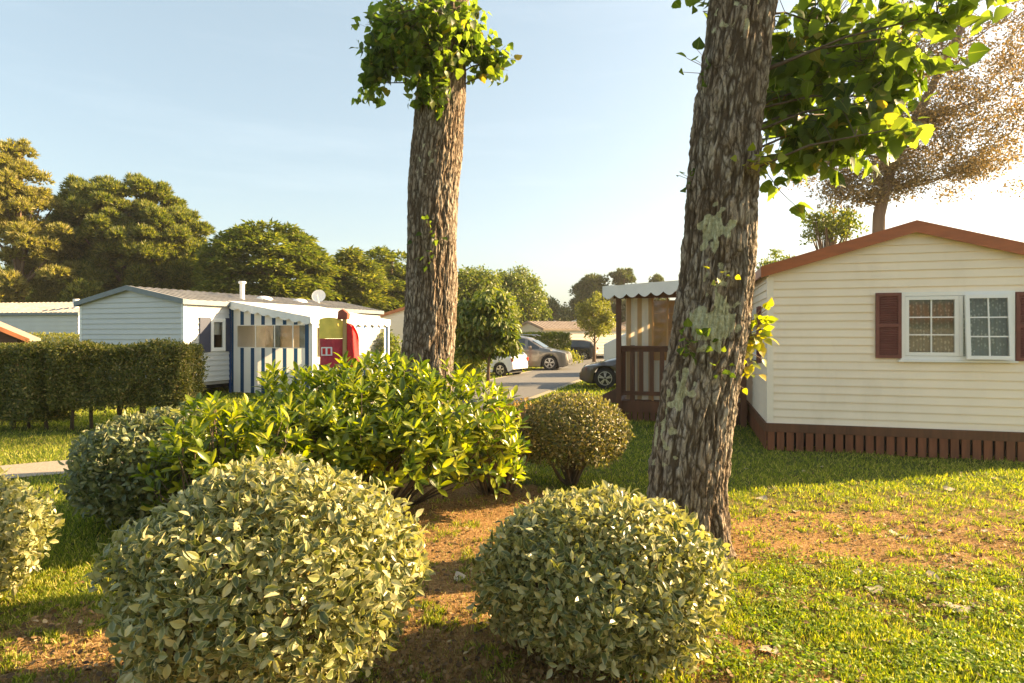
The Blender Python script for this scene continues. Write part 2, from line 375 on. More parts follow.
# ------------------------------------------------------------------ world, sun, camera
w = bpy.data.worlds.new('World'); scene.world = w; w.use_nodes = True
nt = w.node_tree; bg = nt.nodes['Background']
sky = nt.nodes.new('ShaderNodeTexSky'); sky.sky_type = 'NISHITA'; sky.sun_disc = False
sky.sun_elevation = SUN_EL; sky.sun_rotation = R(90) - SUN_AZ; sky.air_density = 1.0; sky.dust_density = 2.6; sky.ozone_density = 1.6
tc = nt.nodes.new('ShaderNodeTexCoord'); mp = nt.nodes.new('ShaderNodeMapping'); mp.inputs['Scale'].default_value = (1, 1.2, 8)
mp.inputs['Rotation'].default_value = (.12, .1, .3)
nt.links.new(tc.outputs['Generated'], mp.inputs[0])
cl = noise_n(nt, mp.outputs[0], 2.1, 7, .6)
cf = ramp(nt, cl, [(.53, (0, 0, 0)), (.80, (.28, .28, .28))])
hazy = mixc(nt, .55, sky.outputs[0], (1.02, 1.46, 1.76))   # thin high haze evens the sky out
lum = mixc(nt, cf, hazy, mixc(nt, 1.0, hazy, (1.5, 1.35, 1.28), 'MULTIPLY'))
nt.links.new(lum, bg.inputs[0]); bg.inputs[1].default_value = .108
sd = Vector((math.cos(SUN_EL) * math.cos(SUN_AZ), math.cos(SUN_EL) * math.sin(SUN_AZ), math.sin(SUN_EL)))
sl = bpy.data.lights.new('sun', 'SUN'); sl.energy = 5.0; sl.angle = R(.6); sl.color = (1, .78, .50)
so = bpy.data.objects.new('sun', sl); so.rotation_euler = sd.to_track_quat('Z', 'Y').to_euler(); so.location = (20, 5, 15); link(so)
cam = bpy.data.cameras.new('camera'); cam.sensor_width = 36; cam.lens = FPX / 1024 * 36; cam.shift_y = -(341.5 - HY) / 1024
cam.clip_end = 4000; cam.clip_start = .1
co = bpy.data.objects.new('camera', cam); co.location = (0, 0, EYE); co.rotation_euler = (R(90), 0, 0); link(co); scene.camera = co
scene.view_settings.view_transform = 'Standard'; scene.view_settings.look = 'None'; scene.view_settings.exposure = 2.03
scene.view_settings.use_white_balance = True; scene.view_settings.white_balance_temperature = 7800; scene.view_settings.white_balance_tint = 10
scene.view_settings.gamma = 1

# ------------------------------------------------------------------ ground
def sstep(t): t = np.clip(t, 0, 1); return t * t * (3 - 2 * t)
def dirt(x, y):
    def ell(cx, cy, rx, ry, a=0, soft=.5):
        c, s = math.cos(a), math.sin(a); dx, dy = x - cx, y - cy
        r = np.sqrt(((dx * c + dy * s) / rx) ** 2 + ((-dx * s + dy * c) / ry) ** 2)
        return sstep((1 + soft - r) / (2 * soft))
    d = .72 * ell(2.9, 5.5, 2.4, .85, -.03, .7)
    d = np.maximum(d, .62 * ell(5.2, 5.3, 2.2, .8, -.12, .8))
    d = np.maximum(d, .38 * ell(5.0, 6.5, 3.2, .7, 0, .7))
    d = np.maximum(d, .42 * ell(3.2, 4.1, 2.6, .5, -.1, .8))
    d = np.maximum(d, .78 * ell(-.55, 4.1, 1.2, 2.2, .25, .4))
    d = np.maximum(d, .8 * ell(-1.9, 2.9, 1.9, 1.1, 0, .4))
    d = np.maximum(d, .62 * ell(-3.0, 3.5, 1.2, .5, .1, .5))
    d = np.maximum(d, .9 * ell(-1.2, 6.6, 1.9, .9, 0, .3))
    d = np.maximum(d, .9 * ell(1.45, 5.1, .7, .5, 0, .5))
    d = np.maximum(d, .62 * ell(.9, 3.2, 1.1, .7, 0, .4))
    return d
def gz(x, y):
    x = np.asarray(x, float); y = np.asarray(y, float)
    near = np.exp(-((np.maximum(0, np.abs(y - 7) - 6)) / 3) ** 2) * np.exp(-((np.maximum(0, np.abs(x) - 8)) / 3) ** 2)
    return near * (.012 * np.sin(x * 2.1 + 1) * np.cos(y * 1.7) + .008 * np.sin(x * 5.3 + y * 4.1))
def spaced(lo, hi, step, far):
    a = list(np.arange(lo, hi + 1e-6, step)); d = step
    while a[-1] < far: d *= 1.25; a.append(a[-1] + d)
    d = step
    while a[0] > -far: d *= 1.25; a.insert(0, a[0] - d)
    return np.array(a)
xs = spaced(-7, 8, .06, 1500); ys = spaced(2, 12, .06, 1500)
GX, GY = np.meshgrid(xs, ys); x, y = GX.ravel(), GY.ravel()
V = np.stack([x, y, gz(x, y)], 1); nx = len(xs)
ii, jj = np.meshgrid(np.arange(nx - 1), np.arange(len(ys) - 1)); a = (jj * nx + ii).ravel()
ground = npmesh('ground', V, np.stack([a, a + 1, a + 1 + nx, a + nx], 1), M['ground'], smooth=True); ground['kind'] = 'structure'
at = ground.data.attributes.new('dirt', 'FLOAT', 'POINT'); at.data.foreach_set('value', dirt(x, y).astype(np.float32))

def strip(name, left, right, z, m):
    mb = MB()
    for i in range(len(left) - 1):
        mb.poly([(*left[i], z), (*right[i], z), (*right[i + 1], z), (*left[i + 1], z)])
    o = mb.build(name, m); o['kind'] = 'structure'; return o
def ribbon(name, pts, width, z, m, off=0):
    pts = [Vector((*p, 0)) for p in pts]; L, Rr = [], []
    for i, p in enumerate(pts):
        d = (pts[min(i + 1, len(pts) - 1)] - pts[max(i - 1, 0)]).normalized(); s = Vector((d.y, -d.x, 0))
        L.append((p + s * (off - width / 2)).xy); Rr.append((p + s * (off + width / 2)).xy)
    return strip(name, L, Rr, z, m)
road_pts = [(-3.9, 12.4), (-3.3, 13.3), (-2.2, 14.8), (-1.1, 17.2), (1.35, 25), (4.5, 35), (8, 46), (12, 58), (20, 80)]
ribbon('road', road_pts, 3.1, .030, M['asphalt'])
ribbon('road_verge', road_pts, 3.5, .024, M['road_edge'])
ribbon('path', [(-9.5, 6.9), (-7.3, 7.4), (-6.2, 8.1), (-4.6, 8.9), (-3.6, 10.0), (-3.2, 14)], 1.0, .028, M['gravel'])

# grass blades (nobody could count them)
def pts_in_view(n, d0, d1, pw=1.0, xl=-230, xr=1260):
    """ground points seen by the lens, denser close by"""
    D = (d0 ** (1 - pw) + rng.random(n) * (d1 ** (1 - pw) - d0 ** (1 - pw))) ** (1 / (1 - pw)) if pw != 1 else d0 * (d1 / d0) ** rng.random(n)
    X = (xl + rng.random(n) * (xr - xl) - CX) / FPX * D
    return X, D
def on_road(X, D):
    t = np.array([[p[0], p[1]] for p in road_pts]); bad = np.zeros(len(X), bool)
    path = np.array([(-9.5, 6.9), (-7.3, 7.4), (-6.2, 8.1), (-4.6, 8.9), (-3.6, 10.0), (-3.2, 14)])
    for line, hw in ((t, 1.75), (path, .48)):
        for i in range(len(line) - 1):
            a_, b_ = line[i], line[i + 1]; d = b_ - a_; u = np.clip(((X - a_[0]) * d[0] + (D - a_[1]) * d[1]) / (d @ d), 0, 1)
            bad |= np.hypot(X - a_[0] - u * d[0], D - a_[1] - u * d[1]) < hw
    return bad
def patch(X, D, sc, seed): return np.array([mn.noise(Vector((a_ * sc, b_ * sc, seed))) for a_, b_ in zip(X, D)])
def blades(name, n, d0, d1, h, keep, m, T=T_BLADE, wide=1.0, flat=False, label=None, cat='grass'):
    X, D = pts_in_view(n, d0, d1, 1.6); ok = ~on_road(X, D); X, D = X[ok], D[ok]
    k = keep(X, D); X, D = X[k], D[k]; n = len(X)
    P = np.stack([X, D, gz(X, D) - .002], 1)
    H = h * (.55 + .8 * rng.random(n)) * (1 + .05 * np.maximum(0, D - 5))
    lean = rng.normal(0, .55, (n, 2))
    A = np.stack([lean[:, 0], lean[:, 1], np.ones(n)], 1); Nn = rdir(n)
    if flat:
        A = np.stack([rng.normal(size=n), rng.normal(size=n), rng.normal(0, .3, n)], 1); Nn = nrm(rng.normal(0, .35, (n, 3)) + [0, 0, 1]); P[:, 2] += rng.random(n) * .035 + .006
    T2 = (T[0] * np.array([wide, 1, 1]), T[1], T[2])
    o = scatter(name, T2, P, A, Nn, H, m); meta(o, label, cat, kind='stuff'); return o
def k_grass(X, D):
    d = dirt(X, D) + .5 * patch(X, D, 2.2, 1) + .9 * patch(X, D, 7, 2) + .4 * patch(X, D, 16, 3); return rng.random(len(X)) > .05 + .93 * sstep((d - .12) / .55)
def k_dry(X, D):
    d = dirt(X, D) + .4 * patch(X, D, 3, 5); return rng.random(len(X)) < .22 + .6 * sstep(d / .7)
def k_clover(X, D):
    c = sstep((1.15 - np.hypot((X - 2.15) / 2.0, (D - 3.9) / 1.15)) / .4) + .25 * (patch(X, D, 1.3, 9) > .12) * (X > 1.2)
    c *= sstep((.4 + patch(X, D, 4.0, 3)) / .45); return (rng.random(len(X)) < c * (1 - .8 * dirt(X, D)))
blades('grass_blades', 640000, 2.5, 14, .042, k_grass, M['blade'], wide=1.25, label='short green lawn grass with thin worn patches')
blades('grass_verge', 170000, 12, 45, .05, lambda X, D: rng.random(len(X)) > .1, M['blade'], wide=3.0, label='far green lawn grass running up to the road and homes')
blades('dry_grass', 175000, 2.4, 11, .028, k_dry, M['blade_dry'], wide=1.4, label='dry straw coloured grass and litter on the bare soil')
blades('clover', 220000, 2.4, 7.5, .020, k_clover, M['clover'], T=T_HEART, wide=1.0, flat=True, label='bright green clover cover on the lawn at lower right', cat='clover')

blades('leaf_litter', 38000, 2.7, 11, .030, lambda X, D: rng.random(len(X)) < .03 + .5 * sstep((dirt(X, D) + .5 * patch(X, D, 2.6, 12) - .2) / .5), M['litter'], T=T_OVAL, wide=1.5, flat=True, label='brown leaf crumbs and twigs littering the bare soil', cat='leaf litter')

# ------------------------------------------------------------------ bushes
def branches(mb, base, tips, r0, seg=6, droop=0):
    for t in tips:
        t = Vector(t); b = Vector(base) + Vector((random.uniform(-1, 1), random.uniform(-1, 1), 0)) * r0 * 1.5
        m_ = b.lerp(t, .5) + Vector((random.uniform(-.1, .1), random.uniform(-.1, .1), random.uniform(-.02, .1))) * (t - b).length
        mb.tube([b, b.lerp(m_, .5) + Vector((random.uniform(-.02, .02),) * 3), m_, t], [r0, r0 * .8, r0 * .6, r0 * .3], seg)
def ball_bush(label, X, D, r, cz, n, leaf, T, m, rz=None, rb=None, group='clipped round bushes', stems=7, below=-.75, lump=.07, out=.5, seed=1, stem_r=.02, shell=.24, holes=.0):
    root = empty('round_bush', (X, D, 0), label=label, cat='bush', group=group)
    rz = rz or r; rb = rb or r
    d = rdir(int(n * 1.9)); d = d[d[:, 2] > below][:n]; n = len(d)
    lf = lowfreq(d, 2.1, seed) * lump * 2 + lowfreq(d, 6, seed + 3) * lump
    depth = 1 - shell * rng.random(n) ** 1.6 * 1.3
    rad = (1 + lf) * depth + rng.normal(0, .02, n) + (rng.random(n) < .02) * .06
    if holes:
        hf = lowfreq(d, 3.5, seed + 9); k = rng.random(n) > holes * (hf < -.18); d, rad = d[k], rad[k]; n = len(d)
    sc = np.array([r, rb, rz])
    P = d * rad[:, None] * sc + np.array([0, 0, cz])
    nn = nrm(d / sc)
    A = nrm(rdir(n) * 1.0 + nn * out + np.array([0, 0, .35])); NN = nn * .9 + rdir(n) * .8 + np.array([0, 0, .25])
    scatter('foliage', T, P, A, NN, leaf * (.55 + .6 * rng.random(n)), m, root)
    mb = MB(); tips = []
    for i in range(stems * 3):
        dd = Vector(rdir(1)[0]); dd.z = abs(dd.z) * .9 - .25; tips.append((dd.x * r * .85, dd.y * rb * .85, cz + dd.z * rz * .85))
    branches(mb, (0, 0, -.02), tips, stem_r); obj('stem', mb, M['stem'], root, smooth=True)
    return root
ball_bush('large silvery green bush in the foreground, biggest and lowest of the round bushes', -1.17, 3.0, .70, .62, 18000, .056, T_OVAL, M['leaf_silver'], rz=.53, rb=.60, below=-.85, seed=2, stem_r=.025)
ball_bush('silvery green round bush in front of the leaning tree trunk',   .50, 3.45, .665, .45, 16500, .055, T_OVAL, M['leaf_silver'], rz=.44, rb=.55, below=-.85, seed=5, stems=9, stem_r=.022)
ball_bush('small leaved bronze green bush raised on bare stems beside the laurel', .70, 7.3, .68, .62, 13000, .045, T_OVAL, M['leaf_small'], rz=.46, rb=.66, below=-.7, seed=8, lump=.04, stem_r=.028)
ball_bush('dull grey green bush below the long hedge at the left', -3.30, 6.0, .86, .50, 12000, .075, T_OVAL, M['leaf_greysilver'], rz=.54, rb=.75, below=-.8, seed=11, stem_r=.02)
ball_bush('sunlit round bush cut off by the left edge of the photo', -3.86, 4.0, .70, .41, 11500, .058, T_OVAL, M['leaf_silver'], rz=.48, rb=.7, below=-.85, seed=14)

def free_shrub(name, label, cat, base, lobes, leaf, T, m, per, stemn=26, whorl=7, group=None, stem_m='stem'):
    """loose shrub: shoots end in whorls of leaves; lobes = (x,y,z,r,rz) relative to base"""
    root = empty(name, base, label=label, cat=cat, group=group)
    P, A, NN, S = [], [], [], []; mb = MB()
    tips = []
    for (x, y, z, r, rz) in lobes:
        n = int(per * r * r * 10)
        d = rdir(n * 2); d = d[d[:, 2] > -.65][:n]
        rad = (1 + .22 * lowfreq(d, 3, x)) * (1 - .45 * rng.random(len(d)) ** 2)
        q = d * rad[:, None] * np.array([r, r, rz]) + np.array([x, y, z]); tips.append(q)
        up = nrm(d * .8 + np.array([0, 0, .75]) + rdir(len(d)) * .3)
        t1 = nrm(np.cross(up, rdir(len(d)))); t2 = np.cross(up, t1)
        off = rng.random(len(d)) * 6
        for k in range(whorl):
            an = off + k * 2.4; fr = .25 + .75 * k / whorl
            side = t1 * np.cos(an)[:, None] + t2 * np.sin(an)[:, None]
            a_ = nrm(up * (1.25 - fr * .75 + .2 * rng.random((len(d), 1))) + side * (.35 + .8 * fr))
            P.append(q - up * leaf * .9 * fr + side * .004); A.append(a_); NN.append(up - side * .4 + rdir(len(d)) * .22); S.append(leaf * (.65 + .5 * rng.random(len(d))))
    P, A, NN, S = map(np.concatenate, (P, A, NN, S)); ok = P[:, 2] > .03
    scatter('foliage', T, P[ok], A[ok], NN[ok], S[ok], m, root, smooth=True)
    allt = np.concatenate(tips); sel = allt[rng.choice(len(allt), min(len(allt), stemn * 4), replace=False)]
    for t in sel: branches(mb, (t[0] * .35, t[1] * .3, -.02), [t * np.array([.97, .97, .95])], .012, 5)
    obj('stem', mb, M[stem_m], root, smooth=True); return root
free_shrub('laurel_shrub', 'big glossy yellow green laurel shrub spreading in front of the left trunk', 'shrub', (-1.7, 6.45, 0),
    [(.25, .1, .95, .82, .62), (1.05, 0, .85, .72, .62), (-.5, .1, .88, .72, .58), (.7, -.45, .72, .6, .5), (-.1, -.55, .78, .6, .45), (1.45, -.15, .6, .42, .45), (.45, .3, 1.15, .5, .42)],
    .135, T_LAUREL, M['leaf_laurel'], 34)
free_shrub('laurel_shrub', 'lower laurel shoots with bright leaves behind the large silvery bush', 'shrub', (-2.5, 5.2, 0),
    [(0, 0, .85, .38, .42), (-.33, .1, .62, .3, .42), (.4, .15, .8, .35, .36)], .125, T_LAUREL, M['leaf_laurel'], 42, 14)
free_shrub('twiggy_shrub', 'sparse twiggy shrub with bronze leaves at the right end of the laurel', 'shrub', (-.15, 7.0, 0),
    [(0, 0, .72, .34, .45), (.2, .1, .85, .26, .22), (-.2, -.2, .62, .3, .3)], .045, T_OVAL, M['leaf_twiggy'], 70, 36, whorl=5, stem_m='twig')

def hedge(label, p0, p1, thick, z0, z1, n, leaf, m, base, group=None, rag=.05, stems=5, T=T_SIMPLE):
    p0, p1 = Vector((*p0, 0)), Vector((*p1, 0)); L = (p1 - p0).length; ang = math.atan2(p1.y - p0.y, p1.x - p0.x)
    root = empty('hedge', tuple(p0), ang, label=label, cat='hedge', group=group)
    # points on the six sides of the block, jittered inwards
    areas = np.array([L * (z1 - z0), L * thick, thick * (z1 - z0), thick * (z1 - z0), L * (z1 - z0), L * thick * .4]); side = rng.choice(6, n, p=areas / areas.sum())
    u, v = rng.random(n), rng.random(n); P = np.zeros((n, 3)); nn = np.zeros((n, 3))
    for s_ in range(6):
        k = side == s_
        if s_ in (0, 4): P[k] = np.stack([u[k] * L, np.full(k.sum(), -thick / 2 if s_ == 0 else thick / 2), z0 + v[k] * (z1 - z0)], 1); nn[k] = (0, -1 if s_ == 0 else 1, 0)
        elif s_ in (1, 5): P[k] = np.stack([u[k] * L, (v[k] - .5) * thick, np.full(k.sum(), z1 if s_ == 1 else z0)], 1); nn[k] = (0, 0, 1 if s_ == 1 else -1)
        else: P[k] = np.stack([np.full(k.sum(), 0 if s_ == 2 else L), (u[k] - .5) * thick, z0 + v[k] * (z1 - z0)], 1); nn[k] = (-1 if s_ == 2 else 1, 0, 0)
    lf = lowfreq(P, 1.3, base) * rag * 1.6 + lowfreq(P, 5, base + 2) * rag
    P += nn * (lf - .30 * rng.random(n) ** 1.8 * (thick > .5) + rng.normal(0, rag * .35, n))[:, None]
    k = (P[:, 2] < z0 + .25); P[k, 2] += (rng.random(k.sum()) * .3 * (lowfreq(P[k], 1.6, base + 5) + .3))
    A = nrm(rdir(n) + nn * .5 + [0, 0, .4]); scatter('foliage', T, P, A, nn + rdir(n) * .7 + [0, 0, .15], leaf * (.6 + .7 * rng.random(n)), m, root)
    mb = MB()
    for i in range(stems):
        x_ = L * (i + .5 + random.uniform(-.25, .25)) / stems
        mb.tube([(x_, 0, -.02), (x_ + random.uniform(-.05, .05), random.uniform(-.05, .05), z0 * .6 + .1), (x_ + random.uniform(-.1, .1), 0, z1 * .8)], [.035, .028, .012], 7)
        for q in range(4): mb.tube([(x_, 0, z0 * .5 + .06 * q), (x_ + random.uniform(-.3, .3), random.uniform(-.15, .15), z1 * .7)], [.014, .006], 5)
    obj('stem', mb, M['stem'], root, smooth=True); return root
hedge('long clipped dark hedge ending in front of the white home with blue stripes', (-8.35, 11.5), (-6.05, 11.8), .9, .40, 1.56, 60000, .055, M['leaf_hedge'], 1, 'clipped hedges at the left', rag=.085, stems=6)
hedge('middle clipped hedge block, its foliage reaching nearly to the grass', (-9.45, 11.6), (-8.45, 11.5), .9, .16, 1.56, 24000, .058, M['leaf_hedge'], 3, 'clipped hedges at the left', stems=3)
hedge('clipped hedge block cut off by the left edge of the photo', (-11.4, 11.8), (-9.6, 11.6), .9, .36, 1.56, 26000, .058, M['leaf_hedge'], 6, 'clipped hedges at the left', stems=4)
hedge('lit hedge in front of the long white home far left', (-19.6, 23.6), (-15.0, 23.2), .9, .05, 1.75, 9000, .09, M['foliage_yellow'], 8, stems=4)
hedge('tall clipped hedge behind the bronze off-roader', (.3, 36.5), (3.3, 37.5), 1.2, .05, 1.75, 16000, .12, M['foliage_mid'], 9, stems=3, rag=.07)
hedge('clipped hedge to the left of the white hatchback', (-4.6, 30.0), (-2.0, 31), 1.0, .05, 1.6, 9000, .11, M['foliage_mid'], 12, stems=3, rag=.1)

# ------------------------------------------------------------------ big trunks
def big_trunk(path, radii, seed, lich, parent, nseg=300, nz=620, amp=.030, top_z=None):
    path = [Vector(p) for p in path]; zs = [p.z for p in path]
    Vv = np.zeros((nz, nseg, 3)); H = np.zeros((nz, nseg)); Lc = np.zeros((nz, nseg))
    for i in range(nz):
        z = zs[0] + (zs[-1] - zs[0]) * (i / (nz - 1)); 
        cx = np.interp(z, zs, [p.x for p in path]); cy = np.interp(z, zs, [p.y for p in path]); r = np.interp(z, zs, radii)
        cx += .015 * math.sin(z * 2.3 + seed); 
        for k in range(nseg):
            t = 2 * math.pi * k / nseg; ct, st = math.cos(t), math.sin(t)
            big = 1 + .07 * mn.noise(Vector((ct * 1.1, st * 1.1, z * .8 + seed))) + .05 * mn.noise(Vector((ct * 2.5 + 4, st * 2.5, z * .5 + seed)))
            if z < .6: big += .34 * (1 - z / .6) ** 2 * (.6 + .9 * abs(mn.noise(Vector((ct * 2.2, st * 2.2, seed)))) )
            X_, Y_ = ct * r, st * r
            wx = mn.noise(Vector((X_ * 6, Y_ * 6, z * 2.2 + seed * 3))) * .8 + mn.noise(Vector((X_ * 26, Y_ * 26, z * 9 + seed))) * .35
            dd = mn.voronoi(Vector((X_ * 21 + wx, Y_ * 21 + wx, z * 2.6 + wx * 1.5 + seed)))[0]; e = min(1, (dd[1] - dd[0]) * 2.4)
            f1 = min(1, abs(mn.noise(Vector((X_ * 11 + wx * .6, Y_ * 11 + wx * .6, z * 1.0 + seed)))) * 3.6)
            f3 = min(1, abs(mn.noise(Vector((X_ * 27 + wx * .7, Y_ * 27, z * 5.0 + seed)))) * 3.0)
            e = .3 * e + .35 * f1 + .35 * f3 
            f2 = mn.noise(Vector((X_ * 60, Y_ * 60, z * 18 + seed))) * .5 + mn.noise(Vector((X_ * 110, Y_ * 110, z * 45))) * .35
            h = e * 1.15 - .12 + .16 * f2
            H[i, k] = h
            fine = f2 * .009
            rr = r * big + amp * (h - .6) + fine
            Vv[i, k] = (cx + ct * rr, cy + st * rr, z)
            l = 0
            for (lz, lt, lr, ls) in lich:
                dt = (t - lt + math.pi) % (2 * math.pi) - math.pi
                l = max(l, .86 * ls * max(0, 1 - ((z - lz) / lr) ** 2 - (dt * r / (lr * .75)) ** 2))
            Lc[i, k] = max(0, l * .95 + .75 * mn.noise(Vector((X_ * 16, Y_ * 16, z * 14))) * (l > 0) - .12)
    idx = np.arange(nz * nseg).reshape(nz, nseg); a_ = idx[:-1]; b_ = idx[1:]
    F = np.stack([a_, np.roll(a_, -1, 1), np.roll(b_, -1, 1), b_], 2).reshape(-1, 4)
    o = npmesh('trunk', Vv.reshape(-1, 3), F, M['bark'], parent, smooth=True)
    for nm, arr in (('h', H), ('lichen', Lc)):
        at_ = o.data.attributes.new(nm, 'FLOAT', 'POINT'); at_.data.foreach_set('value', arr.astype(np.float32).ravel())
    return o
def px(xp, D): return (xp - CX) / FPX * D
def pz(yp, D): return EYE + (HY - yp) / FPX * D
DR, DL = 5.1, 8.8
rt = empty('leaning_tree', (px(683, DR), DR, 0), label='thick furrowed leaning tree with lichen patches on its trunk, in front of the wooden deck', cat='tree', group='big leafy trees with bare trunks')
bx = px(683, DR)
pathR = [(px(xp, DR) - bx, 0, pz(yp, DR)) for xp, yp in ((683, 548), (692, 450), (707, 333), (722, 200), (740, 20), (752, -120), (775, -420))]
pathR[0] = (pathR[0][0], 0, -.05)
big_trunk(pathR, [.315, .305, .295, .275, .265, .25, .2], 3.0, [(pz(235, DR), R(245), .24, 1.1), (pz(322, DR), R(262), .30, 1.2), (pz(322, DR), R(240), .2, 1.0), (pz(380, DR), R(222), .22, .8), (pz(395, DR), R(215), .2, .8), (pz(270, DR), R(255), .2, .5), (pz(30, DR), R(240), .35, .5), (pz(440, DR), R(205), .3, .6)], rt, 320, 640, .038)
lt = empty('tall_tree', (px(424, DL), DL, 0), label='straight furrowed tree trunk rising behind the laurel, leafy tuft on top', cat='tree', group='big leafy trees with bare trunks')
bx2 = px(424, DL)
pathL = [(px(xp, DL) - bx2, 0, pz(yp, DL)) for xp, yp in ((424, 460), (428, 345), (434, 200), (440, 95), (446, 0), (452, -150))]
pathL[0] = (0, 0, -.05)
big_trunk(pathL, [.43, .365, .355, .345, .33, .26], 9.0, [(pz(160, DL), R(250), .3, .3)], lt, 280, 460, .03)

def leaf_cloud(T, m, parent, blobs, n, leaf, name='crown', droop=.5, twigs_from=None):
    """leaves hanging off twigs inside blobs (x,y,z,rx,ry,rz,weight)"""
    B = np.array(blobs, float); wts = B[:, 6] / B[:, 6].sum(); c = rng.choice(len(B), n, p=wts)
    # twig tips gather leaves into sprays
    ntw = n // 7; cw = rng.choice(len(B), ntw, p=wts); d = rdir(ntw) * (rng.random((ntw, 1)) ** .45)
    tw = B[cw, :3] + d * B[cw, 3:6]
    td = nrm(d + rdir(ntw) * .5 + [0, 0, -.1])
    k = rng.integers(0, ntw, n); s = rng.random(n)
    P = tw[k] + td[k] * ((s - .5) * leaf * 3.2)[:, None] + rng.normal(0, leaf * .25, (n, 3))
    side = rdir(n); A = nrm(td[k] * .5 + side * .8 + np.array([0, 0, -droop]))
    NN = rdir(n) * .8 + [0, 0, .6] + nrm(d)[k] * .4
    o = scatter(name, T, P, A, NN, leaf * (.55 + .6 * rng.random(n)), m, parent, smooth=True)
    mb = MB()
    if twigs_from:
        pts = []
        for i in rng.choice(ntw, min(ntw, 18), replace=False):
            t = Vector(tw[i]); z0 = t.z - random.uniform(.1, .5) ; a_ = Vector(twigs_from(z0)); mid = a_.lerp(t, .5) + Vector((0, 0, .08))
            mb.tube([a_, mid, t], [.013, .009, .004], 6); pts += [mid.lerp(t, q / 4) for q in range(5)] + [a_.lerp(mid, .6)]
        obj('branch', mb, M['stem'], parent, smooth=True)
        tb_ = MB(); arr = np.array([tuple(p) for p in pts])
        for i in range(ntw):
            q = arr[np.argmin(((arr - tw[i]) ** 2).sum(1))]
            if np.linalg.norm(q - tw[i]) > .9: q = tw[i] - td[i] * .1
            e = tw[i] + td[i] * leaf * 1.5; m_ = (q + tw[i]) / 2 + [0, 0, .02]
            tb_.tube([tuple(q), tuple(m_), tuple(tw[i]), tuple(e)], [.004, .0035, .003, .002], 4)
        obj('twigs', tb_, M['stem'], parent)
    return o
def trunk_at(path):
    zs = [p[2] for p in path]
    return lambda z: (np.interp(z, zs, [p[0] for p in path]), 0, z)
# left trunk: tuft from y=0..110 and above
def BL(xp, yp, D, r, rz=None, w_=1, b=0, ry=None): return (px(xp, D) - b, D, pz(yp, D), r, ry or r, rz or r, w_)
def rel(bl, D0): return [(x, y - D0, z, a_, b_, c_, w_) for x, y, z, a_, b_, c_, w_ in bl]
leaf_cloud(T_PLANE, M['leaf_plane'], lt, rel([BL(393, 35, 8.7, .42, .45, 1.2, bx2), BL(462, 40, 8.7, .40, .4, 1.1, bx2), BL(425, 30, 8.3, .6, .5, 1.3, bx2), BL(490, 62, 8.8, .20, .2, .5, bx2), BL(430, 65, 8.35, .35, .25, .6, bx2), BL(375, 70, 8.7, .26, .30, .5, bx2), BL(430, 92, 8.35, .22, .14, .35, bx2), BL(430, -60, 8.8, 1.1, .9, 2.0, bx2), BL(430, -180, 8.8, 1.2, 1.0, 1.6, bx2)], DL), 4500, .125, twigs_from=trunk_at(pathL))
leaf_cloud(T_PLANE, M['leaf_plane'], rt, rel([BL(820, 60, 5.6, .42, .55, 1.3, bx), BL(788, 90, 5.25, .18, .55, 1.1, bx), BL(800, 150, 5.4, .3, .2, .6, bx), BL(840, 130, 5.0, .3, .22, .6, bx), BL(890, 70, 5.0, .35, .3, .6, bx), BL(870, 35, 5.4, .40, .32, 1.0, bx), BL(800, 135, 5.6, .25, .35, .55, bx), BL(860, 120, 5.2, .32, .22, .5, bx), BL(905, 130, 4.6, .10, .09, .10, bx), BL(935, 15, 4.6, .28, .10, .22, bx), BL(775, 185, 5.3, .10, .09, .07, bx), BL(830, -60, 5.5, .9, .6, 1.6, bx), BL(700, 5, 5.3, .12, .12, .10, bx), BL(770, -160, 5.4, 1.2, .6, 1.5, bx), BL(960, 5, 4.5, .2, .08, .10, bx)], DR), 2250, .140, twigs_from=trunk_at(pathR))
# sprouts on the trunks
def sprout(parent, x, y, z, n, leaf, m, r=.1):
    P = rng.normal(0, r, (n, 3)) * [1, .5, 1.1] + [x, y, z]
    A = nrm(nrm(P - [x, y + .1, z]) + rdir(n) * .4 + [0, 0, -.15])
    scatter('sprout', T_HEART, P, A, rdir(n) * .6 + [0, -.6, .5], leaf * (.6 + .6 * rng.random(n)), m, parent, smooth=True)
    mb = MB()
    ax = Vector(trunk_at(pathR if parent is rt else pathL)(z - .08)); st = Vector((x, y, z - .08)).lerp(ax, .35 if y < -.15 else .55)
    for i in range(n): mb.tube([st, st.lerp(Vector(P[i]), .55) + Vector((0, 0, .015)), tuple(P[i])], [.005, .003, .002], 4)
    obj('twig', mb, M['twig'], parent)
sprout(rt, px(752, DR) - bx, -.02, pz(335, DR), 60, .085, M['leaf_sprout'], .085)
sprout(rt, px(744, DR) - bx, -.05, pz(368, DR), 16, .07, M['leaf_sprout'], .06)
sprout(rt, px(680, DR) - bx, -.30, pz(345, DR), 18, .075, M['leaf_plane'], .07)
sprout(rt, px(705, DR) - bx, -.36, pz(365, DR), 8, .06, M['leaf_plane'], .05)
sprout(rt, px(740, DR) - bx, -.30, pz(172, DR), 26, .075, M['leaf_sprout'], .07)
sprout(rt, px(684, DR) - bx, -.05, pz(181, DR), 7, .06, M['leaf_plane'], .05)
sprout(rt, px(708, DR) - bx, -.36, pz(278, DR), 6, .06, M['leaf_sprout'], .035)
sprout(rt, px(700, DR) - bx, -.05, pz(70, DR), 8, .10, M['leaf_plane'], .09)
sprout(lt, px(434, DL) - bx2, -.42, pz(235, DL), 12, .08, M['leaf_plane'], .08)
sprout(lt, px(433, DL) - bx2, -.42, pz(258, DL), 9, .08, M['leaf_plane'], .08)

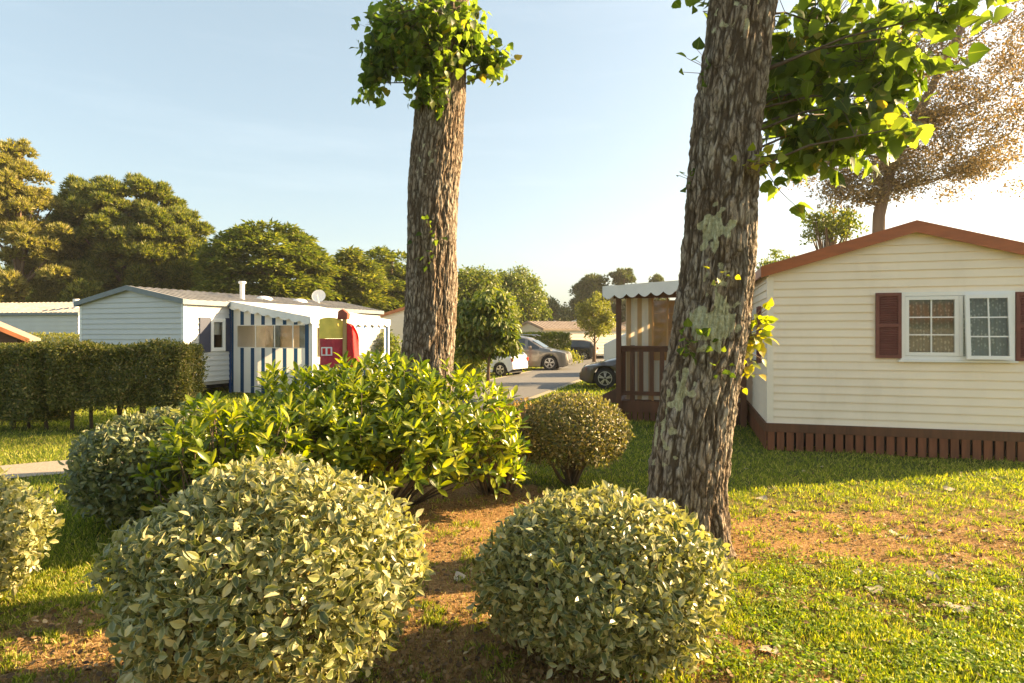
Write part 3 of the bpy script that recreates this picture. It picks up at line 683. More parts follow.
# ------------------------------------------------------------------ background trees
def tree(name, label, cat, X, D, trunk, clumps, per, leaf, m, T, mode='out', group=None, limbs=None, tr=.2, bark='far_bark', lr=1.0):
    root = empty(name, (X, D, 0), label=label, cat=cat, group=group)
    C_ = np.array(clumps, float)            # x y z rx ry rz
    k = np.repeat(np.arange(len(C_)), np.maximum(8, (per * (C_[:, 3] * C_[:, 4] + C_[:, 3] * C_[:, 5] * 2) / 3).astype(int)))
    n = len(k); d = rdir(n); d[:, 2] = np.where(d[:, 2] < -.4, -d[:, 2], d[:, 2])
    rad = (1 - .55 * rng.random(n) ** 1.6)[:, None] * (1 + .25 * rng.normal(size=(n, 1)).clip(-1, 1.6) * .5)
    P = C_[k, :3] + d * rad * C_[k, 3:6]
    if mode == 'out': A = nrm(d + rdir(n) * .5 + [0, 0, .45]); NN = rdir(n)
    elif mode == 'flat': A = nrm(d * [1, 1, .25] + rdir(n) * .45 + [0, 0, .1]); NN = rdir(n) * .45 + [0, 0, 1]
    elif mode == 'droop': A = nrm(d * [1, 1, .2] + rdir(n) * .5 + [0, 0, -.7]); NN = d + rdir(n) * .5
    else: A = rdir(n); NN = d + rdir(n) * .8
    scatter('crown', T, P, A, NN, leaf * (.6 + .7 * rng.random(n)), m, root)
    mb = MB(); mb.tube(trunk, [tr * (1 - .6 * i / (len(trunk) - 1)) * (1.35 if i == 0 else 1) for i in range(len(trunk))], 10)
    for t in (limbs if limbs is not None else C_[rng.choice(len(C_), min(len(C_), 26), replace=False), :3]):
        t = Vector(t); z0 = min(trunk[-1][2], max(trunk[0][2] + .35 * (trunk[-1][2]), t.z * (random.uniform(.55, .8) if lr == 1 else random.uniform(.80, .93))))
        zz = [p[2] for p in trunk]; a_ = Vector((np.interp(z0, zz, [p[0] for p in trunk]), np.interp(z0, zz, [p[1] for p in trunk]), z0))
        mb.tube([a_, a_.lerp(t, .5) + Vector((0, 0, -.06 * (t - a_).length)), t], [tr * .38 * lr, tr * .25 * lr, tr * .1 * lr], 6)
    obj('trunk', mb, M[bark], root, smooth=True); return root
def clumps_in(n, cx, cz, rx, rz, cr, ry=None, flat=1.0, power=.4, zmin=None, seed=0, prof=None):
    """clump centres filling an ellipsoid, mostly its shell; prof(z01) scales the width with height"""
    ry = ry or rx; out = []
    for i in range(n):
        while True:
            d = rdir(1)[0]
            if zmin is None or cz + d[2] * rz > zmin: break
        q = d * rng.random() ** power
        w_ = prof((q[2] + 1) / 2) if prof else 1
        r = cr * (.65 + .7 * rng.random())
        out.append((cx + q[0] * rx * w_, q[1] * ry * w_, cz + q[2] * rz, r, r, r * flat))
    return out
G_BG = 'trees on the skyline'
D = 40
tree('pine_tree', 'pale golden pine with open feathery crown at the far left edge', 'tree', px(18, D), D, [(0, 0, 0), (.1, 0, 5), (0, 0, 9), (.2, 0, 13.6)],
     clumps_in(150, 0, 8.4, 3.7, 5.6, .50, power=.5, prof=lambda t: 1.25 - .95 * t) + [(.3, 0, 13.6, .35, .35, .6), (-.5, 0, 13.2, .35, .35, .6), (1.6, 0, 11.6, .5, .5, .5), (2.6, -1, 7.2, .8, .8, .5), (3.2, -1, 5.4, .9, .9, .5), (3.4, -1, 8.2, .6, .6, .4)], 330, .29, M['needle_gold'], T_TUFT, group=G_BG, tr=.36)
D = 44
cl = clumps_in(240, .2, 8.0, 5.1, 4.5, .62, ry=4, power=.32, zmin=4.4, flat=.7) + clumps_in(24, 3.6, 6.2, 1.9, 2.6, .8, power=.4) + clumps_in(20, -2.2, 10.4, 2.2, 1.7, .7, power=.4)+ clumps_in(22, -3.2, 6.5, 2.2, 2.4, .8, power=.4) + clumps_in(24, 0, 4.2, 5, 1.2, .8, power=.5)
tree('pine_tree', 'broad dark domed pine filling the skyline behind the white gabled home', 'tree', px(128, D), D, [(0, 0, 0), (.3, 0, 4), (0, 0, 8), (.2, 0, 11)], cl, 430, .31, M['needle_dark'], T_TUFT, group=G_BG, tr=.42)
D = 42
cl = []
for z in np.arange(1.8, 8.55, .42):
    t = (z - 2) / 6.4; rr = 4.25 * max(0, 1 - max(0, (t - .35) / .72) ** 3.2) ** .5 * (.9 + .1 * random.random())
    for k in range(int(6 + rr * 5.5)):
        a_ = random.uniform(0, 6.28); q = rr * random.uniform(.72, 1.0)
        cl.append((q * math.cos(a_), q * math.sin(a_), z + random.uniform(-.2, .2), .75, .75, .26))
tree('cypress_tree', 'dense flat-topped green cypress above the chimney of the striped home', 'tree', px(267, D), D, [(0, 0, 0), (0, 0, 3), (0, 0, 7.6)], cl, 330, .36, M['cypress'], T_SPRAY, 'flat', group=G_BG, tr=.4)
D = 46
tree('cypress_tree', 'narrower olive green cypress right of the dense flat-topped one', 'tree', px(352, D), D, [(0, 0, 0), (0, 0, 3), (0, 0, 6.8)], clumps_in(150, 0, 4.2, 2.1, 3.6, .75, power=.35, flat=.6), 420, .34, M['needle_dark'], T_SPRAY, 'flat', group=G_BG, tr=.25)
D = 52
tree('cypress_tree', 'dark cypress partly hidden behind the straight trunk', 'tree', px(392, D), D, [(0, 0, 0), (0, 0, 3), (0, 0, 7.8)], clumps_in(170, -.2, 4.6, 2.9, 4.3, .85, power=.35, flat=.6), 400, .36, M['cypress'], T_SPRAY, 'flat', group=G_BG, tr=.25)
D = 62
tree('dark_tree', 'dark conifer filling the skyline gap left of the straight trunk', 'tree', px(365, D), D, [(0, 0, 0), (0, 0, 3), (0, 0, 7)], clumps_in(150, 0, 4.4, 4.6, 4.2, 1.1, power=.4), 130, .5, M['cypress'], T_SPRAY, 'flat', group=G_BG, tr=.25)
D = 54
tree('dark_tree', 'low dark tree in the gap between the broad pine and dense cypress', 'tree', px(208, D), D, [(0, 0, 0), (0, 0, 3), (0, 0, 6)], clumps_in(60, 0, 4.5, 2.6, 3.6, .7, power=.35), 200, .38, M['cypress'], T_TUFT, group=G_BG, tr=.25)
D = 58
tree('pine_tree', 'low dark pine behind the broad domed one, seen under its crown', 'tree', px(60, D), D, [(0, 0, 0), (0, 0, 3), (0, 0, 5)], clumps_in(90, 0, 3.8, 6.5, 3.6, 1.1, power=.45), 110, .5, M['cypress'], T_TUFT, group=G_BG, tr=.3)
tree('pine_tree', 'low dark pine behind the white gabled home', 'tree', px(160, D), D, [(0, 0, 0), (0, 0, 3), (0, 0, 5)], clumps_in(80, 0, 3.6, 5, 3.4, 1.1, power=.45), 110, .5, M['cypress'], T_TUFT, group=G_BG, tr=.3)
D = 46
tree('broadleaf_tree', 'squat clipped green tree just right of the straight trunk', 'tree', px(470, D), D, [(0, 0, 0), (0, 0, 2), (0, 0, 4.5)], clumps_in(130, 0, 3.2, 3.3, 2.6, .9, power=.35), 380, .26, M['foliage_mid'], T_SIMPLE, 'rand', group=G_BG, tr=.2)
D = 55
tree('broadleaf_tree', 'rounded green tree rising above the low homes by the road', 'tree', px(513, D), D, [(0, 0, 0), (0, 0, 2), (0, 0, 5)], clumps_in(130, 0, 3.7, 2.5, 3.1, .85, power=.35) + clumps_in(20, 2.2, 2.6, 1.0, 1.8, .5), 380, .26, M['foliage_mid'], T_SIMPLE, 'rand', group=G_BG, tr=.22)
D = 85
tree('dark_tree', 'wide dark trees far away at the end of the road', 'tree', px(553, D), D, [(0, 0, 0), (0, 0, 2), (0, 0, 4.5)], clumps_in(110, 0, 3.2, 4.6, 3.0, 1.0, power=.35), 120, .42, M['foliage_far'], T_SIMPLE, 'rand', group=G_BG, tr=.3)
tree('pine_tree', 'distant pine behind the round street tree', 'tree', px(592, D), D, [(0, 0, 0), (0, 0, 3), (0, 0, 7)], clumps_in(90, 0, 5.6, 3.2, 3.3, .9, power=.35, prof=lambda t: 1.1 - .45 * t), 130, .42, M['foliage_far'], T_TUFT, group=G_BG, tr=.3)
tree('pine_tree', 'tiny umbrella shaped pine poking up beside the canopy', 'tree', px(622, D), D, [(0, 0, 0), (0, 0, 5), (0, 0, 9)], clumps_in(34, 0, 9.2, 1.7, 1.0, .55, power=.5) + clumps_in(60, 0, 4.2, 2.6, 3.4, .9), 150, .38, M['foliage_far'], T_TUFT, group=G_BG, tr=.25)
tree('pine_tree', 'tiny pine tip showing just over the canopy roof', 'tree', px(656, D), D, [(0, 0, 0), (0, 0, 5), (0, 0, 9)], clumps_in(20, 0, 8.9, .8, .7, .35, power=.5)+ clumps_in(40, 0, 4.2, 2.6, 3.4, .9), 150, .34, M['foliage_far'], T_TUFT, group=G_BG, tr=.2)
D = 38
tree('street_tree', 'small round headed tree on a thin trunk beside the dark car', 'tree', px(594, D), D, [(0, 0, 0), (.05, 0, 1.3), (0, 0, 3)], clumps_in(80, 0, 2.75, 1.3, 1.35, .32, power=.3, prof=lambda t: 1.05 - .25 * t), 900, .16, M['foliage_yellow'], T_SIMPLE, 'rand', tr=.09)
D = 20
tree('young_tree', 'young tree with drooping long leaves in front of the white hatchback', 'tree', px(488, D), D, [(0, 0, 0), (.03, 0, 1.2), (0, 0, 2.9)], clumps_in(70, -.05, 2.2, 1.0, .95, .26, power=.45) + clumps_in(20, .35, 1.5, .6, .5, .2) + clumps_in(22, -.6, 1.45, .5, .6, .2), 1300, .22, M['foliage_mid'], T_LAUREL, 'droop', tr=.05)
D = 26
tree('leafy_bush', 'dark leafy bush beside the tan home, left of the straight trunk', 'bush', px(388, D), D, [(0, 0, 0), (0, 0, .5), (0, 0, 1.1)], clumps_in(30, 0, .95, .75, .75, .3), 900, .14, M['foliage_mid'], T_SIMPLE, 'rand', tr=.05)
D = 34
tree('leafy_bush', 'yellowish bush at the road edge beyond the off-roader', 'bush', px(561, D), D, [(0, 0, 0), (0, 0, .2), (0, 0, .5)], clumps_in(20, 0, .35, 1.0, .4, .25), 700, .14, M['foliage_yellow'], T_SIMPLE, 'rand', tr=.04)
# bronze tree behind the right home
D = 17.5
root_x = px(879, D)
cl = []
rs = random.Random(5)
def spray(xp, yp, r, n, dd=0):
    for _ in range(n):
        a_ = rdir(1)[0] * (rng.random() ** .6) * r
        cl.append((px(xp, D) - root_x + a_[0], a_[1] * 1.2 + dd, pz(yp, D) + a_[2] * .8, .46, .46, .34))
for args in ((872, 200, .45, 10), (905, 188, .6, 12), (842, 196, .5, 8), (930, 120, 1.6, 34), (980, 110, 1.8, 34), (900, 175, .8, 16), (960, 175, .8, 16), (825, 165, .9, 22), (850, 120, .9, 16), (905, 150, 1.2, 20), (835, 150, 1.0, 22), (880, 110, 1.4, 30), (940, 150, 1.3, 26), (990, 165, 1.2, 22), (1010, 60, 1.9, 40), (940, 60, 1.7, 34), (880, 40, 1.4, 24), (850, 190, .6, 12), (1050, 120, 1.8, 34), (960, -30, 2.4, 46), (1080, 0, 2.4, 40), (870, 170, .8, 14), (895, 180, .6, 8), (815, 140, .5, 8)): spray(*args)
limbs = [(px(xp, D) - root_x, 0, pz(yp, D)) for xp, yp in ((835, 140), (900, 60), (940, 100), (990, 90), (1010, 150), (960, 20), (870, 90), (1040, 60), (980, 160), (850, 190), (1000, 20), (920, 170))]
bt = tree('bronze_tree', 'tall airy tree with bronze leaves rising behind the cream home', 'tree', root_x, D, [(0, 0, 0), (-.05, 0, 3), (0, 0, pz(215, D)), (.35, 0, pz(165, D)), (1.3, 0, pz(100, D)), (2.6, 0, pz(10, D))], cl, 620, .090, M['leaf_bronze'], T_SIMPLE, 'rand', limbs=limbs, tr=.21, lr=.5)
D = 19
tree('broadleaf_tree', 'small round green tree peeping over the cream home roof', 'tree', px(830, D), D, [(0, 0, 0), (0, 0, 3), (0, 0, 5)], clumps_in(60, 0, pz(228, D), .85, .62, .22, power=.4), 900, .11, M['foliage_mid'], T_SIMPLE, 'rand', tr=.12)
D = 24
tree('broadleaf_tree', 'tip of a green tree showing at the left end of the cream roof', 'tree', px(778, D), D, [(0, 0, 0), (0, 0, 3), (0, 0, 4.4)], clumps_in(40, 0, 4.2, .8, .75, .25, power=.4), 700, .13, M['foliage_mid'], T_SIMPLE, 'rand', tr=.12)

# ------------------------------------------------------------------ homes
def lap_wall(mb, u0, u1, z0, top, bh, P, nrm_off=.014, holes=()):
    """overlapping boards; P(u,off,z) maps to 3d with off = distance out of the wall; top(u)=height"""
    z = z0; us = np.linspace(u0, u1, 81)
    while True:
        z1_ = z + bh; ok = us[[top(u) > z + .01 for u in us]]
        if len(ok) < 2: break
        okt = us[[top(u) >= z1_ for u in us]]
        a0, a1 = ok[0], ok[-1]
        if len(okt) >= 2: b0, b1, zt = okt[0], okt[-1], z1_
        else: b0 = b1 = us[int(np.argmax([top(u) for u in us]))]; zt = top(b0)
        segs = [(a0, a1, b0, b1)]
        for (h0, h1, hz0, hz1) in holes:
            if z < hz1 - .02 and z1_ > hz0 + .02:
                ns = []
                for s in segs:
                    if s[1] > h1 and s[0] < h0: ns += [(s[0], h0, s[2], h0), (h1, s[1], h1, s[3])]
                    else: ns.append(s)
                segs = ns
        for s in segs:
            mb.poly([P(s[0], nrm_off, z), P(s[1], nrm_off, z), P(s[3], .0, zt), P(s[2], .0, zt)])
            mb.poly([P(s[0], 0, z), P(s[1], 0, z), P(s[1], nrm_off, z), P(s[0], nrm_off, z)])
        z = z1_
    return mb
def louver_shutter(parent, P, u0, u1, z0, z1, m, name='shutter'):
    mb = MB(); w_ = .045; up = Vector(P(0, 1, 0)) - Vector(P(0, 0, 0))
    def bx_(a, b, o0, o1, c, d): mb.prism([P(a, o0, c), P(b, o0, c), P(b, o0, d), P(a, o0, d)], up * (o1 - o0))
    bx_(u0, u0 + w_, .02, .055, z0, z1); bx_(u1 - w_, u1, .02, .055, z0, z1)
    for zz in (z0, z1 - w_, (z0 + z1) / 2 - w_ / 2): bx_(u0 + w_, u1 - w_, .02, .054, zz, zz + w_)
    bx_(u0 + w_, u1 - w_, .018, .026, z0 + w_, z1 - w_)
    z = z0 + w_ + .012
    while z < z1 - w_ - .03:
        if abs(z + .01 - (z0 + z1) / 2) > .03:
            mb.poly([P(u0 + w_, .050, z), P(u1 - w_, .050, z), P(u1 - w_, .028, z + .026), P(u0 + w_, .028, z + .026)])
            mb.poly([P(u0 + w_, .028, z - .002), P(u1 - w_, .028, z - .002), P(u1 - w_, .050, z), P(u0 + w_, .050, z)])
        z += .034
    return obj(name, mb, m, parent)
def pbox(mb, P, a, b, o0, o1, c, d):
    up = Vector(P(0, 1, 0)) - Vector(P(0, 0, 0)); mb.prism([P(a, o0, c), P(b, o0, c), P(b, o0, d), P(a, o0, d)], up * (o1 - o0)); return mb
def frame_rect(mb, P, a, b, c, d, w_, o0, o1):
    pbox(mb, P, a, b, o0, o1, c, c + w_); pbox(mb, P, a, b, o0, o1, d - w_, d); pbox(mb, P, a, a + w_, o0, o1, c + w_, d - w_); pbox(mb, P, b - w_, b, o0, o1, c + w_, d - w_); return mb

def home(label, loc, rz, W, L, zf, eave, ridge, wallm, roofm, fasciam, cat='mobile home', group=None, bh=.125, holes_f=(), holes_l=(), holes_r=(), fas=.14, over=.1, skirt=True, ribs=True, lap=.019):
    """near gable lies on local y=0, x 0..W; the home runs back along +y"""
    root = empty('mobile_home', loc, rz, label=label, cat=cat, group=group)
    gt = lambda u: eave + (ridge - eave) * (1 - abs(u - W / 2) / (W / 2))
    Pf = lambda u, o, z: (u, -o, z); Pb = lambda u, o, z: (u, L + o, z); Pl = lambda u, o, z: (-o, u, z); Pr = lambda u, o, z: (W + o, u, z)
    obj('wall', lap_wall(MB(), 0, W, zf, gt, bh, Pf, lap, holes=holes_f), wallm, root)
    obj('wall', lap_wall(MB(), 0, W, zf, gt, bh, Pb, lap), wallm, root)
    obj('wall', lap_wall(MB(), 0, L, zf, lambda u: eave, bh, Pl, lap, holes=holes_l), wallm, root)
    obj('wall', lap_wall(MB(), 0, L, zf, lambda u: eave, bh, Pr, lap, holes=holes_r), wallm, root)
    s = (ridge - eave) / (W / 2); rf = MB()
    for sg in (-1, 1):
        e = -over if sg < 0 else W + over; ez = eave - s * over
        rf.prism([(e, -over, ez + .02), (W / 2, -over, ridge + .02), (W / 2, -over, ridge + .06), (e, -over, ez + .06)], (0, L + 2 * over, 0))
        if ribs:
            y_ = 0
            while y_ < L:
                rf.bar((e, y_, ez + .07), (W / 2, y_, ridge + .07), .04, .03); y_ += .28
    obj('roof', rf, roofm, root)
    tm = MB()
    for y_, dd in ((-over - .025, .025), (L + over, .025)):
        for sg in (-1, 1):
            e = -over - .02 if sg < 0 else W + over + .02; ez = eave - s * (over + .02)
            tm.prism([(e, y_, ez - fas + .07), (W / 2, y_, ridge - fas + .07), (W / 2, y_, ridge + .09), (e, y_, ez + .09)], (0, dd, 0))
    for xx in (-over - .022, W + over + .002):
        tm.box(xx, xx + .02, -over, L + over, eave - s * over - .06, eave - s * over + .075)
    obj('fascia', tm, fasciam, root)
    obj('floor', MB().box(.02, W - .02, .02, L - .02, zf - .1, zf), M['concrete'], root)
    return root, Pf, Pl, Pr

# --- right cream home
RZ = -math.atan(.287)
u_, v_ = Vector((math.cos(RZ), math.sin(RZ))), Vector((-math.sin(RZ), math.cos(RZ)))
ox, oy = 3.95, 9.55
def wall_u(xp):   # where a photo column meets the near gable
    t = (xp - CX) / FPX; return (t * oy - ox) / (u_.x - t * u_.y)
def wall_z(xp, yp):
    u = wall_u(xp); Dd = oy + u * u_.y; return EYE + (HY - yp) / FPX * Dd
Wd = 2 * wall_u(914)
zf = .40
w0, w1, wz0, wz1 = wall_u(902), wall_u(1011), wall_z(950, 358), wall_z(950, 294)
hm, Pf, Pl, Pr = home('cream sided home with red-brown roof edge and red shutters, at the right', (ox, oy, 0), RZ, Wd, 8.2, zf, 2.76, 3.33, M['siding_cream'], M['roof_brown'], M['fascia_red'],
    holes_f=((w0 + .02, w1 - .02, wz0 + .02, wz1 - .02),), bh=.122, fas=.15, holes_l=((1.3, 2.1, 1.35, 2.2),))
# corner trims
for (a_, b_) in ((0, 1), (1, 1)):
    mb = MB()
    if a_ == 0: mb.box(-.022, .07, -.022, .02, zf, 2.66).box(-.022, .02, .02, .07, zf, 2.66)
    else: mb.box(Wd - .07, Wd + .022, -.022, .02, zf, 2.66).box(Wd - .02, Wd + .022, .02, .07, zf, 2.66)
    obj('corner_trim', mb, M['trim_cream'], hm)
# window
def sash(parent, P, a, b, c, d, o, cols, rows, name='sash', tilt=0, mw=.018):
    mb = frame_rect(MB(), P, a, b, c, d, .05, o, o + .045)
    for i in range(1, cols):
        xx = a + .05 + (b - a - .1) * i / cols; pbox(mb, P, xx - mw / 2, xx + mw / 2, o + .012, o + .032, c + .05, d - .05)
    for i in range(1, rows):
        zz = c + .05 + (d - c - .1) * i / rows; pbox(mb, P, a + .05, b - .05, o + .013, o + .031, zz - mw / 2, zz + mw / 2)
    s = obj(name, mb, M['pvc'], parent)
    g = MB().poly([P(a + .05, o + .022, c + .05), P(b - .05, o + .022, c + .05), P(b - .05, o + .022, d - .05), P(a + .05, o + .022, d - .05)])
    obj('pane', g, M['glass'], s); return s
wn = obj('window', frame_rect(MB(), Pf, w0 - .03, w1 + .03, wz0 - .03, wz1 + .03, .055, -.03, .045), M['pvc'], hm)
mid = wall_u(960)
pbm = pbox(MB(), Pf, mid - .025, mid + .025, -.02, .042, wz0 + .03, wz1 - .03); obj('mullion', pbm, M['pvc'], wn)
sash(wn, Pf, w0 + .028, mid - .03, wz0 + .03, wz1 - .03, .0, 2, 3)
# outward opened sash, hinged on top
Pt = lambda u, o, z: (u, -(o + .05 + (wz1 - z) * .07), z - .0)
sash(wn, Pt, mid + .03, w1 - .028, wz0 - .01, wz1 - .02, .0, 2, 3)
cu = MB(); nn_ = 60
for i in range(nn_):
    ua, ub = w0 + (w1 - w0) * i / nn_, w0 + (w1 - w0) * (i + 1) / nn_
    f_ = lambda u: .05 + .012 * math.sin(u * 60)
    cu.poly([(ua, f_(ua), wz0), (ub, f_(ub), wz0), (ub, f_(ub), wz1), (ua, f_(ua), wz1)])
obj('curtain', cu, M['lace'], wn)
obj('sill', MB().box(w0 - .06, w1 + .06, -.07, -.016, wz0 - .06, wz0 - .032), M['pvc'], wn)
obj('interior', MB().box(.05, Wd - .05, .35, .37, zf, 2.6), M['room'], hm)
louver_shutter(hm, Pf, wall_u(875), wall_u(900.5), wall_z(888, 358), wall_z(888, 293), M['shutter_red'])
louver_shutter(hm, Pf, wall_u(1014.5), wall_u(1040), wall_z(1020, 361), wall_z(1020, 292), M['shutter_red'])
# left side window with shutters
louver_shutter(hm, Pl, .85, 1.25, 1.3, 2.25, M['shutter_red'])
louver_shutter(hm, Pl, 2.15, 2.5, 1.3, 2.25, M['shutter_red'])
w2 = obj('window', frame_rect(MB(), Pl, 1.27, 2.13, 1.32, 2.23, .055, -.02, .05), M['pvc'], hm)
sash(w2, Pl, 1.32, 2.08, 1.37, 2.18, 0, 2, 3)
# skirting: rail + boards with gaps, near-black block behind them for the shade
sk = empty('skirting_boards', (ox, oy, 0), RZ, label='red-brown slatted skirting around the foot of the cream home', cat='skirting')
mb = MB().box(-.03, Wd + .03, -.065, -.02, zf - .11, zf + .02).box(-.065, -.03, -.065, 5.0, zf - .11, zf + .02)
obj('rail', mb, M['deck_wood'], sk)
mb = MB(); k = 0; x_ = -.02
while x_ < Wd:
    h0 = random.uniform(0, .015); mb.box(x_, x_ + .102, -.05, -.03, .005 + h0, zf - .095); x_ += .135
y_ = -.03
while y_ < 5.0: mb.box(-.05, -.03, y_, y_ + .102, .01, zf - .095); y_ += .135
obj('slats', mb, M['skirt_wood'], sk)
obj('underfloor_shade', MB().box(0.05, Wd - .05, .25, 7.9, .02, zf - .12), M['dark'], hm)  # solid block coloured near-black to stand for the shade below the floor

# --- deck in front of the left wall
dk = empty('wooden_deck', (ox, oy, 0), RZ, label='dark wooden deck with slatted railing beside the cream home', cat='deck')
u0d, v0d, v1d, zd = -2.55, 2.5, 5.2, .42
obj('floor', MB().box(u0d, -.09, v0d, v1d, zd - .05, zd), M['deck_wood'], dk)
mb = MB().box(u0d, -.09, v0d - .035, v0d - .003, zd - .22, zd + .005).box(u0d - .035, u0d - .003, v0d - .035, v1d, zd - .22, zd + .005); obj('edge_board', mb, M['deck_wood'], dk)
mb = MB(); x_ = u0d + .02
while x_ < -.15: mb.box(x_, x_ + .10, v0d - .01, v0d + .012, .01, zd - .21); x_ += .12
obj('base_slats', mb, M['deck_wood'], dk)
for (px_, py_) in ((u0d + .0, v0d - .09), (-.17, v0d - .09), (u0d, v1d)):
    obj('post', MB().box(px_ - .05, px_ + .05, py_ - .05, py_ + .05, 0, 2.62), M['deck_wood'], dk, bevel=.006)
obj('short_post', MB().box(u0d + .22, u0d + .31, v0d - .02, v0d + .07, zd, 1.55), M['deck_wood'], dk, bevel=.006)
obj('beam', MB().box(u0d - .1, -.1, v0d - .14, v0d - .06, 2.50, 2.62), M['deck_wood'], dk)
rl = obj('railing', MB().box(u0d + .055, -.225, v0d - .06, v0d + .05, 1.50, 1.54).box(u0d + .05, -.22, v0d - .02, v0d + .02, 1.42, 1.50).box(u0d + .05, -.22, v0d - .02, v0d + .02, zd + .12, zd + .20), M['deck_wood'], dk)
x_ = u0d + .40
while x_ < -.25:
    obj('slat', MB().box(x_, x_ + .085, v0d - .012, v0d + .012, zd + .20, 1.42), M['deck_wood'], rl); x_ += .205
mb = MB(); mb.box(u0d - .02, u0d + .02, v0d, v1d - .06, 1.42, 1.52); y_ = v0d + .1
while y_ < v1d - .1: mb.box(u0d - .012, u0d + .012, y_, y_ + .085, zd + .1, 1.42); y_ += .2
obj('side_railing', mb, M['deck_wood'], dk)
mb = MB().bar((u0d - .06, v0d + .35, .50), (u0d - .95, v0d + .55, .06), .05, .22); mb.bar((u0d - .06, v0d + 1.3, .50), (u0d - .95, v0d + 1.5, .06), .05, .22)
for i in range(3): mb.box(u0d - .30 - .27 * i, u0d - .05 - .27 * i, v0d + .38, v0d + 1.45, .33 - .13 * i, .36 - .13 * i)
obj('steps', mb, M['deck_wood'], dk)
# canopy
cn = empty('canopy', (ox, oy, 0), RZ, label='cream fabric canopy with scalloped edge over the wooden deck', cat='canopy')
cu0, cu1, cv0, cv1 = u0d - .30, .0, v0d - .30, v1d + .2
zc = lambda u, v: 2.74 + .16 * (u - cu0) / (cu1 - cu0) + .05 * math.sin((v - cv0) * 1.1)
mb = MB(); NU, NV = 14, 8
for i in range(NU):
    for j in range(NV):
        q = [(cu0 + (cu1 - cu0) * a_ / NU, cv0 + (cv1 - cv0) * b_ / NV) for a_, b_ in ((i, j), (i + 1, j), (i + 1, j + 1), (i, j + 1))]
        mb.poly([(u, v, zc(u, v)) for u, v in q])
obj('fabric', mb, M['fabric'], cn, smooth=True)
def valance(mb, A_, B_, zA, zB, h, per, outv):
    A_, B_ = Vector(A_), Vector(B_); Lg = (B_ - A_).length; n = max(1, round(Lg / per)); K = 8
    for i in range(n * K):
        t0, t1 = i / (n * K), (i + 1) / (n * K)
        pts = []
        for t in (t0, t1):
            ph = (t * n) % 1 if t < 1 else 1; ph = (t * n) - math.floor(t0 * n + 1e-6)
            s = h * (.72 + .28 * math.sin(math.pi * ph)); z = zA + (zB - zA) * t; p = A_.lerp(B_, t); wv = .012 * math.sin(t * n * 6.283 * .5)
            pts.append(((p.x + outv[0] * wv, p.y + outv[1] * wv, z), (p.x + outv[0] * (wv + .01), p.y + outv[1] * (wv + .01), z - s)))
        mb.poly([pts[0][1], pts[1][1], pts[1][0], pts[0][0]])
    return mb
mb = valance(MB(), (cu0, cv0), (cu1, cv0), zc(cu0, cv0), zc(cu1, cv0), .27, .24, (0, -1)); valance(mb, (cu0, cv1), (cu0, cv0), zc(cu0, cv1), zc(cu0, cv0), .25, .24, (-1, 0))
obj('valance', mb, M['fabric'], cn, smooth=True)
# enclosure behind the railing
en = empty('awning_enclosure', (ox, oy, 0), RZ, label='tan striped fabric enclosure with clear plastic panels on the wooden deck', cat='awning tent')
ev = v0d + .16
mb = MB()
def wavy(mb, a, b, y0, z0, z1, amp=.02, fr=34, n=40):
    for i in range(n):
        p, q = a + (b - a) * i / n, a + (b - a) * (i + 1) / n
        mb.poly([(p, y0 + amp * math.sin(p * fr), z0), (q, y0 + amp * math.sin(q * fr), z0), (q, y0 + amp * math.sin(q * fr), z1), (p, y0 + amp * math.sin(p * fr), z1)])
wavy(mb, u0d + .12, u0d + .66, ev, zd + .02, 2.55); wavy(mb, -.9, -.12, ev, zd + .02, 2.55)
wavy(mb, u0d + .66, -.9, ev, zd + .02, 1.25, .012, 20); obj('curtain', mb, M['stripe_tan'], en)
mb = MB(); wavy(mb, u0d + .66, -.9, ev + .01, 1.25, 2.45, .008, 9, 20); obj('clear_panel', mb, M['plastic'], en)
mb = MB()
for xx in (u0d + .66, u0d + .95, -.9): mb.box(xx - .02, xx + .02, ev - .03, ev + .03, zd, 2.55)
for zz in (1.25, 1.85, 2.2): mb.box(u0d + .66, -.9, ev - .012, ev + .012, zz - .006, zz + .006)
obj('frame', mb, M['pine_board'], en)
# back wall of the enclosure with a window
bv = ev + 1.7
obj('back_wall', MB().box(u0d + .1, -.08, bv, bv + .04, zd, 2.55), M['pine_board'], en)
Pk = lambda u, o, z: (u, bv - o, z)
fw = obj('window', frame_rect(MB(), Pk, u0d + 1.0, u0d + 1.8, 1.25, 2.25, .09, 0.001, .05), M['pine_board'], en)
mb = MB().poly([Pk(u0d + 1.09, .012, 1.34), Pk(u0d + 1.71, .012, 1.34), Pk(u0d + 1.71, .012, 2.16), Pk(u0d + 1.09, .012, 2.16)]); obj('pane', mb, M['pvc'], fw)
mb = MB()
for i in (1, 2): xx = u0d + 1.09 + .62 * i / 3; pbox(mb, Pk, xx - .01, xx + .01, .014, .03, 1.34, 2.16)
for i in (1, 2, 3): zz = 1.34 + .82 * i / 4; pbox(mb, Pk, u0d + 1.09, u0d + 1.71, .014, .028, zz - .01, zz + .01)
obj('glazing_bar', mb, M['pine_board'], fw)

